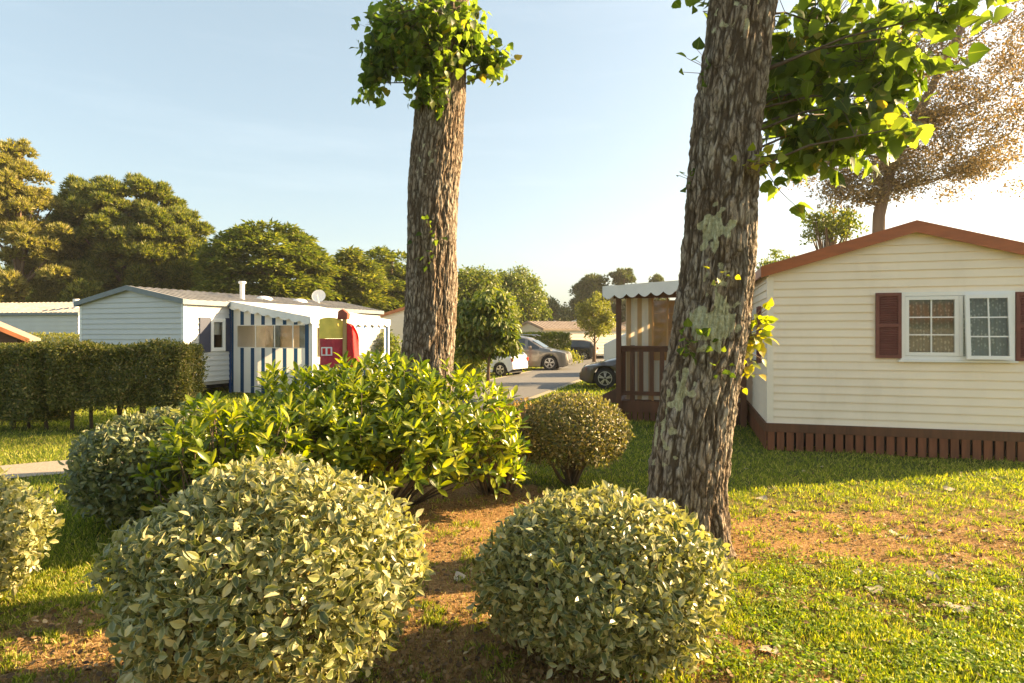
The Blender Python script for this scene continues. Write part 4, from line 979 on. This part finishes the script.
# --- white home with blue striped awning
RB = -math.atan(.384); WB = 4.1
ub = Vector((math.cos(RB), math.sin(RB), 0)); vb = Vector((-math.sin(RB), math.cos(RB), 0))
cnr = Vector((-8.95, 16.9, 0)); ob = cnr - ub * WB
hb, PfB, PlB, PrB = home('white gabled home with grey roof and blue striped awning, at the left', tuple(ob), RB, WB, 9.6, .42, 2.66, 3.06, M['siding_white'], M['roof_grey'], M['roof_trim_grey'], bh=.15, fas=.12, lap=.024, holes_r=((.9, 1.38, 1.3, 2.2), (5, 6, 1.2, 2.2)))
obj('corner_trim', MB().box(WB - .07, WB + .022, -.022, .02, .42, 2.6).box(WB - .02, WB + .022, .02, .07, .42, 2.6), M['white'], hb)
obj('corner_trim', MB().box(-.022, .07, -.022, .02, .42, 2.6), M['white'], hb)
wb = obj('window', frame_rect(MB(), PrB, .88, 1.40, 1.28, 2.22, .05, -.02, .05), M['pvc'], hb); sash(wb, PrB, .93, 1.35, 1.33, 2.17, 0, 1, 1)
obj('blind', MB().box(WB - .10, WB - .095, .9, 1.38, 1.75, 2.2), M['white'], wb)
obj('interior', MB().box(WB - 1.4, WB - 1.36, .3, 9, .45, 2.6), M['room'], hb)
mb = MB()
pbox(mb, PrB, .50, .86, .02, .05, 1.26, 2.24); obj('shutter', mb, M['shutter_navy'], hb)
mb = MB(); pbox(mb, PrB, 1.42, 1.60, .02, .05, 1.26, 2.24); obj('shutter', mb, M['shutter_navy'], hb)
obj('chassis', MB().box(.2, WB - .25, .3, 9.3, .2, .42), M['dark'], hb)
mb = MB()
for yy in (.6, 3, 5.5, 8.5):
    for xx in (.4, WB - .5): mb.box(xx - .12, xx + .12, yy - .12, yy + .12, 0, .2)
obj('support_block', mb, M['concrete'], hb)
def lathe(mb, prof, cx=0, cy=0, seg=16):
    mb.tube([(cx, cy, z) for r, z in prof], [r for r, z in prof], seg); return mb
chz = 3.0
fl = obj('flue', lathe(MB(), [(.075, 2.75), (.075, 3.38), (.12, 3.40), (.12, 3.46), (.07, 3.47)], WB - .9, 3.0), M['white'], hb)
for yy in (4.4, 6.2): obj('roof_vent', lathe(MB(), [(.28, 2.85), (.28, 2.99), (.20, 3.05), (.05, 3.08)], WB - 1.3, yy), M['white'], hb, smooth=True)
# satellite dish
sdsh = MB(); seg = 20; cen = Vector((WB - 1.2, 7.2, 3.22)); dn = Vector((.45, -.85, .35)).normalized(); t1 = dn.cross(Vector((0, 0, 1))).normalized(); t2 = t1.cross(dn)
rings = []
for r_, dp in ((0.01, 0), (.12, .012), (.22, .04), (.26, .06)):
    rings.append([cen + dn * dp + (t1 * math.cos(6.2832 * k / seg) + t2 * math.sin(6.2832 * k / seg)) * r_ for k in range(seg)])
for a_, b_ in zip(rings[:-1], rings[1:]):
    for k in range(seg): sdsh.poly([a_[k], a_[(k + 1) % seg], b_[(k + 1) % seg], b_[k]])
sdsh.tube([cen + dn * .02 - Vector((0, 0, .3)), cen + dn * .38 - Vector((0, 0, .08))], .012, 6); sdsh.tube([cen - Vector((0, 0, .45)), cen], .02, 6)
sdo = sdsh.build('satellite_dish', M['white'], None); sdo.location = tuple(ob); sdo.rotation_euler = (0, 0, RB); meta(sdo, 'round white satellite dish on the grey roof of the striped-awning home', 'satellite dish')
# lean-to awning: local frame x = out of the wall, y along the wall
ao = cnr + vb * 1.62
aw = empty('striped_awning', tuple(ao), RB, label='blue and white striped lean-to awning with clear windows on the white home', cat='awning tent')
AL, AO, zh, zl = 3.9, 2.95, 2.72, 2.22
za = lambda x: zh + (zl - zh) * x / AO
mb = MB()
for i in range(8):
    a_, b_ = AO * i / 8, AO * (i + 1) / 8; mb.poly([(a_ + .03, -.1, za(a_) + .03), (b_ + .03, -.1, za(b_) + .03), (b_ + .03, AL + .1, za(b_) + .03), (a_ + .03, AL + .1, za(a_) + .03)])
obj('fabric_roof', mb, M['fabric'], aw)
mb = valance(MB(), (.03, -.1), (AO + .05, -.1), zh + .03, zl + .03, .24, .36, (0, -1)); valance(mb, (AO + .05, -.1), (AO + .05, AL + .1), zl + .03, zl + .03, .24, .36, (1, 0))
obj('valance', mb, M['fabric'], aw)
def wall_hole(mb, A0, A1, zb, zt0, zt1, h0, h1, hz0, hz1, f):
    """panel from A0..A1 with a window hole; f(s,z) -> 3d"""
    tz = lambda s: zt0 + (zt1 - zt0) * (s - A0) / (A1 - A0)
    mb.poly([f(A0, zb), f(A1, zb), f(A1, hz0), f(A0, hz0)]); mb.poly([f(A0, hz0), f(h0, hz0), f(h0, hz1), f(A0, hz1)]); mb.poly([f(h1, hz0), f(A1, hz0), f(A1, hz1), f(h1, hz1)])
    mb.poly([f(A0, hz1), f(A1, hz1), f(A1, tz(A1)), f(A0, tz(A0))]); return mb
obj('side_panel', wall_hole(MB(), .05, AO, .05, zh, zl,   .28, AO - .22, 1.38, 2.02, lambda s, z: (s, 0, z)), M['stripe_blue'], aw)
obj('window', MB().poly([(.28, .005, 1.38), (AO - .22, .005, 1.38), (AO - .22, .005, 2.02), (.28, .005, 2.02)]), M['plastic'], aw)
mb = wall_hole(MB(), 0.02, AL / 2, .05, zl, zl, .25, AL / 2 - .15, 1.12, 1.95, lambda s, z: (AO, s, z)); wall_hole(mb, AL / 2, AL, .05, zl, zl, AL / 2 + .15, AL - .2, 1.12, 1.95, lambda s, z: (AO, s, z)); obj('front_panel', mb, M['stripe_blue_y'], aw)
mb = MB()
for a_, b_ in ((.25, AL / 2 - .15), (AL / 2 + .15, AL - .2)): mb.poly([(AO - .005, a_, 1.12), (AO - .005, b_, 1.12), (AO - .005, b_, 1.95), (AO - .005, a_, 1.95)])
obj('window', mb, M['plastic'], aw)
for yy in (0.0, AL / 2, AL): obj('post', MB().box(AO + .005, AO + .06, yy - .03, yy + .03, 0, zl - .02), M['white'], aw)
obj('post', MB().box(.0, .05, -.05, -.004, 0, zh - .03), M['blue'], aw)
mb = MB().box(.3, 1.5, 1.7, 2.4, .70, .74)
for xx in (.36, 1.44):
    for yy in (1.76, 2.34): mb.box(xx - .02, xx + .02, yy - .02, yy + .02, 0, .70)
tb = mb.build('garden_table', M['pine_board']); tb.location = tuple(ao); tb.rotation_euler = (0, 0, RB); meta(tb, 'wooden table dimly seen through the striped awning window', 'table')
for a_, b_ in ((.7, .95), (1.7, 1.9)): obj('inner_curtain', MB().box(a_, b_, 1.0, 1.03, .1, 2.2), M['roof_trim_grey'], aw)
obj('lining', MB().box(.3, AO - .4, 1.1, 1.14, .1, 2.1), plain('lining', (.80, .60, .42), .8), aw)

mb = MB()
for xx in (.95, 1.65, 2.3): mb.box(xx, xx + .03, -.012, -.004, 1.38, 2.02)
for zz in (1.365, 2.015): mb.box(.28, AO - .22, -.012, -.004, zz, zz + .02)
obj('window_seam', mb, M['white'], aw)
# --- flag on a post by the awning
fx = Vector((px(343, 16.0), 16.0, 0))
fr_ = empty('draped_flag', tuple(fx), 0, label='red and yellow cloth hanging around a wooden post by the striped awning', cat='flag')
obj('post', lathe(MB(), [(.045, 0), (.045, 2.25)], .03, 0, 10), M['pole_wood'], fr_)
obj('post_board', MB().box(.02, .12, -.10, -.055, .6, 2.22), M['pole_wood'], fr_)
mb = MB(); mb.prism([(-.12, -.12, 2.15), (.14, -.12, 2.15), (.16, -.12, 2.30), (.02, -.12, 2.42), (-.10, -.12, 2.36)], (0, .24, 0)); obj('cap', mb, M['cap_brown'], fr_, bevel=.02)
def cloth(name, x0, x1, z0, z1, m, top=None, y=0, bulge=.12):
    mb = MB(); nx_, nz_ = 14, 12
    def p(i, j, back=0):
        s, t = i / nx_, j / nz_; x_ = x0 + (x1 - x0) * s; hz = z1 if top is None else top(s); z = z0 + (hz - z0) * t
        return (x_, y + (1 if back else -1) * bulge * math.sin(math.pi * s) ** .6 + .02 * math.sin(s * 14 + t * 3), z)
    for i in range(nx_):
        for j in range(nz_):
            for bk in (0, 1): q = [p(i, j, bk), p(i + 1, j, bk), p(i + 1, j + 1, bk), p(i, j + 1, bk)]; mb.poly(q if not bk else q[::-1])
    return obj(name, mb, m, fr_, smooth=True)
cloth('yellow_cloth', -.62, .05, 1.66, 2.18, M['yellow'], lambda s: 2.04 + .16 * math.sin(math.pi * min(1, .15 + s * .85)) ** .6)
rc = cloth('red_cloth', -.60, .03, .90, 1.65, M['red_dark'])
obj('label_patch', MB().box(-.52, -.24, -.135, -.128, 1.22, 1.44), M['white'], rc)
mb = MB()
for a_ in (-.49, -.36): mb.box(a_, a_ + .08, -.139, -.136, 1.25, 1.41)
obj('label_print', mb, M['red'], rc)
cloth('red_cloth', .09, .42, .9, 2.0, M['red'], lambda s: 2.06 - .50 * s ** 2.4, y=0, bulge=.16)

# --- further homes
def far_home(label, corner_px, Dn, rz, W, L, eave, ridge, wallm, roofm, fm, **k):
    return home(label, (px(corner_px, Dn), Dn, 0), rz, W, L, .35, eave, ridge, wallm, roofm, fm, bh=.2, group='more mobile homes of the park', **k)[0]
fh = far_home('tan home with orange-red roof edge between white awning and straight trunk', 372, 30, R(-6), 4.2, 8, 2.5, 3.1, M['siding_tan'], M['roof_orange'], M['roof_orange'])
# long white home at the far left: its long side faces the camera
fl_ = far_home('long low white home with grey roof behind the hedges, far left', 78, 30, R(80), 4.2, 14, 2.75, 3.35, M['siding_white'], M['roof_grey'], M['roof_trim_grey'])
obj('flue', lathe(MB(), [(.12, 2.9), (.12, 3.25), (.16, 3.27), (.14, 3.5)], .9, 1.0), M['white'], fl_)
wf = obj('window', frame_rect(MB(), lambda u, o, z: (-o, u, z), 3.6, 5.0, 1.3, 2.1, .08, .015, .06), M['pine_board'], fl_)
obj('pane', MB().box(-.03, -.02, 3.68, 4.92, 1.38, 2.02), M['car_glass'], wf)
sh = empty('wooden_shed', (px(-30, 20), 20, 0), R(30), label='small brown wooden shed with orange roof edge at the far left', cat='shed')
mb = MB(); mb.prism([(-1.2, 0, 0), (1.2, 0, 0), (1.2, 0, 1.65), (0, 0, 2.3), (-1.2, 0, 1.65)], (0, 2, 0)); obj('wall', mb, plain('shed_boards', (.16, .08, .045), .8, var=.3, scale=8, stretch=(1, 1, 6)), sh)
mb = MB()
for s in (-1, 1): mb.prism([(s * 1.55, -.25, 1.52), (0, -.25, 2.34), (0, -.25, 2.42), (s * 1.55, -.25, 1.60)], (0, 2.5, 0))
obj('roof', mb, M['roof_brown'], sh)
mb = MB()
for s in (-1, 1): mb.prism([(s * 1.57, -.28, 1.46), (0, -.28, 2.28), (0, -.28, 2.43), (s * 1.57, -.28, 1.61)], (0, .028, 0))
obj('fascia', mb, M['roof_orange'], sh)
far_home('low white home with brown roof, nearest of the row across the road', 515, 44, R(-62), 4.0, 0.1 + 7, 2.05, 2.55, M['siding_tan'], M['roof_brown'], M['roof_brown'])
far_home('low white home with brown roof in the middle of the row across the road', 552, 50, R(-60), 4.0, 8, 2.05, 2.55, M['siding_tan'], M['roof_brown'], M['roof_brown'])
h3 = far_home('white home with brown window strips at the far end of the road', 575, 56, R(-14), 7.5, 5, 2.0, 2.6, M['siding_white'], M['roof_brown'], M['roof_brown'])
for i in range(6):
    obj('window', MB().box(.5 + i * 1.15, 1.2 + i * 1.15, -.06, -.02, 1.0, 1.8), M['roof_trim_grey'] if i % 2 else M['siding_tan'], h3)
far_home('white home glimpsed behind the round street tree', 618, 48, R(-40), 4.0, 7, 2.4, 2.9, M['siding_white'], M['roof_brown'], M['roof_brown'])
far_home('smallest pale home gable far down the lane, left end of the row', 538, 66, R(-30), 4.0, 8, 2.4, 3.0, M['siding_white'], M['roof_brown'], M['white'])
far_home('pale home with white roof edge just left of the round street tree', 560, 60, R(-30), 4.0, 7, 2.5, 3.05, M['siding_white'], M['roof_grey'], M['white'])
# pale shed/tent beside the deck
ts = empty('storage_tent', (px(604, 26), 26, 0), R(-8), label='pale grey storage tent with sloping roof between the cars and the deck', cat='tent')
mb = MB(); mb.prism([(0, 0, 0), (2.4, 0, 0), (2.4, 0, 1.1), (1.3, 0, 1.95), (0, 0, 1.3)], (0, 2, 0)); obj('tent_body', mb, M['siding_white'], ts)

# ------------------------------------------------------------------ cars (built facing -x)
def car(label, loc, rz, L, W, H, hood, belt, paint, prof, scale=1, wheel=.32, wx=(.83, 3.35), cat='car', rails=False, spokes=5):
    """prof: list of (x, z) silhouette from nose to tail; roof span gets the glass"""
    root = empty('parked_car', loc, rz, label=label, cat=cat, group='parked cars'); root.scale = (scale,) * 3
    X0 = sorted(set([round(i * .07, 3) for i in range(int(L / .07) + 1)] + [L]))
    pxs, pzs = [p[0] for p in prof], [p[1] for p in prof]
    top = lambda x: float(np.interp(x, pxs, pzs))
    hw = lambda x: W / 2 * (1 - .22 * max(0, 1 - x / .55) ** 2.2 - .14 * max(0, 1 - (L - x) / .4) ** 2)
    bl = lambda x: min(top(x) - .0, hood + (belt - hood) * min(1, max(0, (x - .9) / 1.2)))
    def sill(x):
        z = .20
        if x < .25: z = .20 + .1 * (1 - x / .25)
        if x > L - .25: z = .22 + .14 * (1 - (L - x) / .25)
        for c in wx:
            r = wheel + .055; d = abs(x - c)
            if d < r: z = max(z, wheel + math.sqrt(r * r - d * d))
        return z
    secs = []
    for x in X0:
        s, b, t, w_ = sill(x), bl(x), top(x), hw(x); g = t - b
        mid = (max(s, .2) * .4 + b * .6)
        sh_ = [(w_ * .97, s), (w_, max(s + .02, min(mid, b - .02))), (w_ * .975, b - .015), (w_ * .94 if g > .06 else w_ * .88, b)]
        rw = w_ * (.94 - .20 * min(1, g / .5)) if g > .06 else w_ * .8
        sh_ += [(rw, max(b + .001, t - .06 if g > .12 else t - .01)), (rw * .85, max(b + .002, t - .01)), (0, t + .012)]
        secs.append([(x, -y, z) for y, z in sh_] + [(x, y, z) for y, z in sh_[:-1][::-1]])
    mb = MB(); K = len(secs[0])
    for s in secs: mb.v += s
    for i in range(len(secs) - 1):
        for k in range(K - 1): a_ = i * K + k; mb.f.append((a_, a_ + K, a_ + K + 1, a_ + 1))
    mb.f.append(tuple(range(K))); e = (len(secs) - 1) * K; mb.f.append(tuple(range(e + K - 1, e - 1, -1)))
    body = obj('body', mb, paint, root, smooth=True)
    es = body.modifiers.new('es', 'EDGE_SPLIT'); es.split_angle = R(38)
    # side glass
    gx = [x for x in X0 if top(x) - bl(x) > .20]
    for s in (-1, 1):
        mb = MB(); pill = (wx[0] + 1.15, wx[1] - .35)
        run = [x for x in gx]
        for i in range(len(run) - 1):
            xa, xb = run[i], run[i + 1]
            if any(abs((xa + xb) / 2 - p) < .045 for p in pill): continue
            q = []
            for x in (xa, xb):
                w_, b, t = hw(x), bl(x), top(x); g = t - b; rw = w_ * (.94 - .20 * min(1, g / .5)); za_, zb_ = b + .03, t - .09
                f_ = lambda z: (w_ * .94 + (rw - w_ * .94) * (z - b) / (t - .06 - b)) + .006
                q.append(((x, s * f_(za_), za_), (x, s * f_(zb_), zb_)))
            mb.poly([q[0][0], q[1][0], q[1][1], q[0][1]])
        obj('side_window', mb, M['car_glass'], root)
    # screens: sloping silhouette parts above the belt
    for lo, hi, nm in ((gx[0] - .35, gx[0] + .40, 'windscreen'), (L - .75, L - .08, 'rear_window')):
        mb = MB(); xx = [x for x in X0 if lo <= x <= hi and top(x) - bl(x) > .03 and abs(top(x + .05) - top(x - .05)) > .035]
        for xa, xb in zip(xx[:-1], xx[1:]):
            ra, rb_ = hw(xa) * .70, hw(xb) * .70
            mb.poly([(xa, -ra, top(xa) + .012), (xb, -rb_, top(xb) + .012), (xb, rb_, top(xb) + .012), (xa, ra, top(xa) + .012)])
            
        if mb.v: o_ = obj(nm, mb, M['car_glass'], root); o_.location.z = .008
    for s in (-1, 1):
        mb = MB(); mb.prism([(.08, s * W * .30, hood - .20), (.30, s * (W * .455), hood - .16), (.52, s * W * .472, hood - .07), (.16, s * W * .33, hood - .10)], (-.03, s * .03, .01)); obj('headlight', mb, M['lamp'], root)
        mb = MB(); mb.box(L - .16, L + .012, s * W * .42 - .05, s * W * .42 + .05, belt - .20, belt - .04); obj('taillight', mb, M['taillight'], root)
        mb = MB(); cxm = gx[0] + .35; mb.box(cxm, cxm + .12, min(s * W * .48, s * W * .58), max(s * W * .48, s * W * .58), belt + .0, belt + .13); obj('mirror', mb, paint, root, bevel=.02)
    obj('grille', MB().box(-.012, .03, -W * .26, W * .26, .34, .50), M['dark'], root)
    obj('number_plate', MB().box(L - .005, L + .015, -.26, .26, .55, .66), M['white'], root)
    obj('underbody', MB().box(.25, L - .25, -W * .36, W * .36, .16, .45), M['dark'], root)
    if rails:
        for s in (-1, 1): obj('roof_rail', MB().tube([(1.6, s * W * .33, H - .02), (1.8, s * W * .33, H + .05), (L - .8, s * W * .33, H + .04), (L - .6, s * W * .33, H - .04)], .018, 6), M['rim'], root)
    for c in wx:
        for s in (-1, 1):
            yo = s * (W / 2 - .03); yi = s * (W / 2 - .22)
            tw = MB(); n = 28; prof_ = [(wheel * .66, yi), (wheel * .95, yi), (wheel, yi + s * .03), (wheel, yo - s * .03), (wheel * .95, yo), (wheel * .68, yo), (wheel * .66, yo - s * .02)]
            for k in range(n):
                t0, t1_ = 2 * math.pi * k / n, 2 * math.pi * (k + 1) / n
                for (r0, y0), (r1, y1) in zip(prof_[:-1], prof_[1:]):
                    tw.poly([(c + r0 * math.cos(t0), y0, wheel + r0 * math.sin(t0)), (c + r0 * math.cos(t1_), y0, wheel + r0 * math.sin(t1_)), (c + r1 * math.cos(t1_), y1, wheel + r1 * math.sin(t1_)), (c + r1 * math.cos(t0), y1, wheel + r1 * math.sin(t0))])
            wh = obj('wheel', tw, M['tyre'], root, smooth=True)
            rm = MB(); yf = yo - s * .015
            for k in range(spokes):
                t = 2 * math.pi * k / spokes + .3
                for dt in (-.16, .16):
                    a0 = (c + .03 * math.cos(t), yf, wheel + .03 * math.sin(t)); a1 = (c + wheel * .64 * math.cos(t + dt), yf - s * .01, wheel + wheel * .64 * math.sin(t + dt)); rm.bar(a0, a1, .035, .03, up=(0, 1, 0))
            for k in range(n):
                t0, t1_ = 2 * math.pi * k / n, 2 * math.pi * (k + 1) / n
                rm.poly([(c + r * math.cos(t), yf, wheel + r * math.sin(t)) for r, t in ((wheel * .60, t0), (wheel * .60, t1_), (wheel * .68, t1_), (wheel * .68, t0))])
            obj('rim', rm, M['rim'], wh)
            dk_ = MB(); dk_.poly([(c + wheel * .66 * math.cos(2 * math.pi * k / n), yf - s * .06, wheel + wheel * .66 * math.sin(2 * math.pi * k / n)) for k in range(n)]); obj('brake_disc', dk_, M['dark'], wh)
    return root
hatch = [(0, .45), (.04, .62), (.15, .72), (.9, .92), (1.1, .96), (1.9, 1.40), (2.4, 1.46), (3.2, 1.42), (3.7, 1.30), (3.95, .95), (4.0, .55)]
suv = [(0, .5), (.04, .78), (.2, .88), (1.0, 1.05), (1.2, 1.09), (2.0, 1.58), (2.5, 1.66), (3.6, 1.62), (4.1, 1.52), (4.4, 1.1), (4.5, .6)]
car('white hatchback parked on the grass under the young tree', (px(523, 26.0) - 3.15, 27.6, .0), R(-30), 4.0, 1.7, 1.46, .80, .92, M['car_white'], hatch, .88)
# bronze off-roader: nose to the right
car('bronze off-roader with roof rails, parked nose towards the road', (px(569, 31.0), 30.2, 0), R(180 - 14), 4.5, 1.82, 1.66, .95, 1.05, M['car_bronze'], suv, 1.0, wheel=.36, wx=(.88, 3.5), rails=True)
car('dark grey car, its front showing beside the wooden deck', (px(582.5, 20.3), 20.9, 0.0), R(-9), 4.3, 1.8, 1.45, .80, .95, M['car_grey'], [(0, .45), (.05, .62), (.15, .74), (1.0, .95), (1.2, .99), (2.1, 1.42), (2.6, 1.48), (3.5, 1.42), (4.0, 1.25), (4.25, .95), (4.3, .55)], .97, wheel=.35, wx=(.85, 3.45), spokes=5)
car('black-blue car far along the road, tail to the right', (px(600, 41) - 3.95, 42.6, 0), R(-16), 4.3, 1.78, 1.5, .85, .95, M['car_navy'], [(x * 4.3 / 4.0, z * 1.02) for x, z in hatch], .92, wx=(.85, 3.5))
car('silver van-like car half hidden behind the street tree trunk', (px(596, 45), 47.5, 0), R(60), 4.2, 1.78, 1.75, .95, 1.05, M['car_silver'], [(0, .5), (.05, .8), (.2, .92), (.8, 1.1), (1.5, 1.68), (2, 1.76), (3.6, 1.74), (4.05, 1.6), (4.18, 1.0), (4.2, .6)], .95, wx=(.8, 3.4))
D = 21
tree('leafy_bush', 'green bush under the young tree, left of the white hatchback', 'bush', px(468, D), D, [(0, 0, 0), (0, 0, .4), (0, 0, .9)], clumps_in(40, 0, .65, .75, .65, .28, power=.4), 700, .13, M['foliage_mid'], T_SIMPLE, 'rand', tr=.04)
home('orange-roofed home behind the viewer, seen as a reflection in the cream home window', (13, -17, 0), R(90), 4.0, 12, .4, 2.3, 3.1, M['siding_cream'], M['roof_orange'], M['roof_orange'], bh=.2)
# post beside the off-roader
pbb = lathe(MB(), [(.07, 0), (.07, 1.25), (.09, 1.27), (.06, 1.36)], 0, 0, 12).build('wooden_post', M['cap_brown']); pbb.location = (px(517.5, 28.5), 28.5, 0); meta(pbb, 'short reddish wooden post between the white and bronze cars', 'post')

# ------------------------------------------------------------------ fallen leaves and stones on the lawn
def fallen(label, xp, yp, s, a_, group='dead leaves fallen on the lawn'):
    Dd = EYE * FPX / (yp - HY); X_ = px(xp, Dd)
    tv, tf, tu = T_PLANE; V_ = tv.copy(); V_[:, 1] -= .5; V_[:, 2] = .16 * np.sin(V_[:, 0] * 5 + a_) + .5 * V_[:, 0] ** 2 + .25 * (V_[:, 1]) ** 2
    V_ *= s; o = npmesh('fallen_leaf', V_, tf, M['dead_leaf'], None, tu, True); o.location = (X_, Dd, float(gz(X_, Dd)) + .012); o.rotation_euler = (R(12) * math.sin(a_ * 3), R(14) * math.cos(a_), a_)
    meta(o, label, 'leaf', group)
fallen('large pale curled leaf on the lawn at lower right', 957, 612, .14, 1.0)
fallen('pale dead leaf on the green clover right of the front bush', 766, 652, .12, 2.2)
fallen('small pale leaf on bare soil between the two front bushes', 459, 578, .11, .6)
fallen('brown dead leaf in the middle of the sunny lawn', 876, 592, .13, 3.0)
fallen('pale leaf at the edge of the clover, right of centre lawn', 934, 579, .12, 4.0)
fallen('brown leaf on the dry patch right of the leaning trunk', 899, 534, .14, 5.1)
fallen('light leaf lying in the grass near the slatted skirting', 948, 489, .13, .3)
fallen('dry leaf at the foot of the leaning trunk, on its right', 760, 500, .14, 1.8)
for i in range(26):
    yp = random.uniform(462, 660); xp = random.uniform(730, 1015)
    fallen('small dry leaf scattered on the lawn by the cream home', xp, yp, random.uniform(.045, .09), random.uniform(0, 6), 'small dry leaves scattered on the lawn')

# ------------------------------------------------------------------ the light evening haze
hm_, hnt, hout = mat('haze')
vol = N(hnt, 'ShaderNodeVolumePrincipled'); vol.inputs['Color'].default_value = (.96, .94, .90, 1); vol.inputs['Density'].default_value = .00045; vol.inputs['Anisotropy'].default_value = .35
hnt.links.new(vol.outputs[0], hout.inputs['Volume'])
hz = MB().box(-90, 90, -32, 130, -1, 19).build('haze', hm_); meta(hz, 'thin warm evening haze softening the far trees', 'haze', kind='stuff')
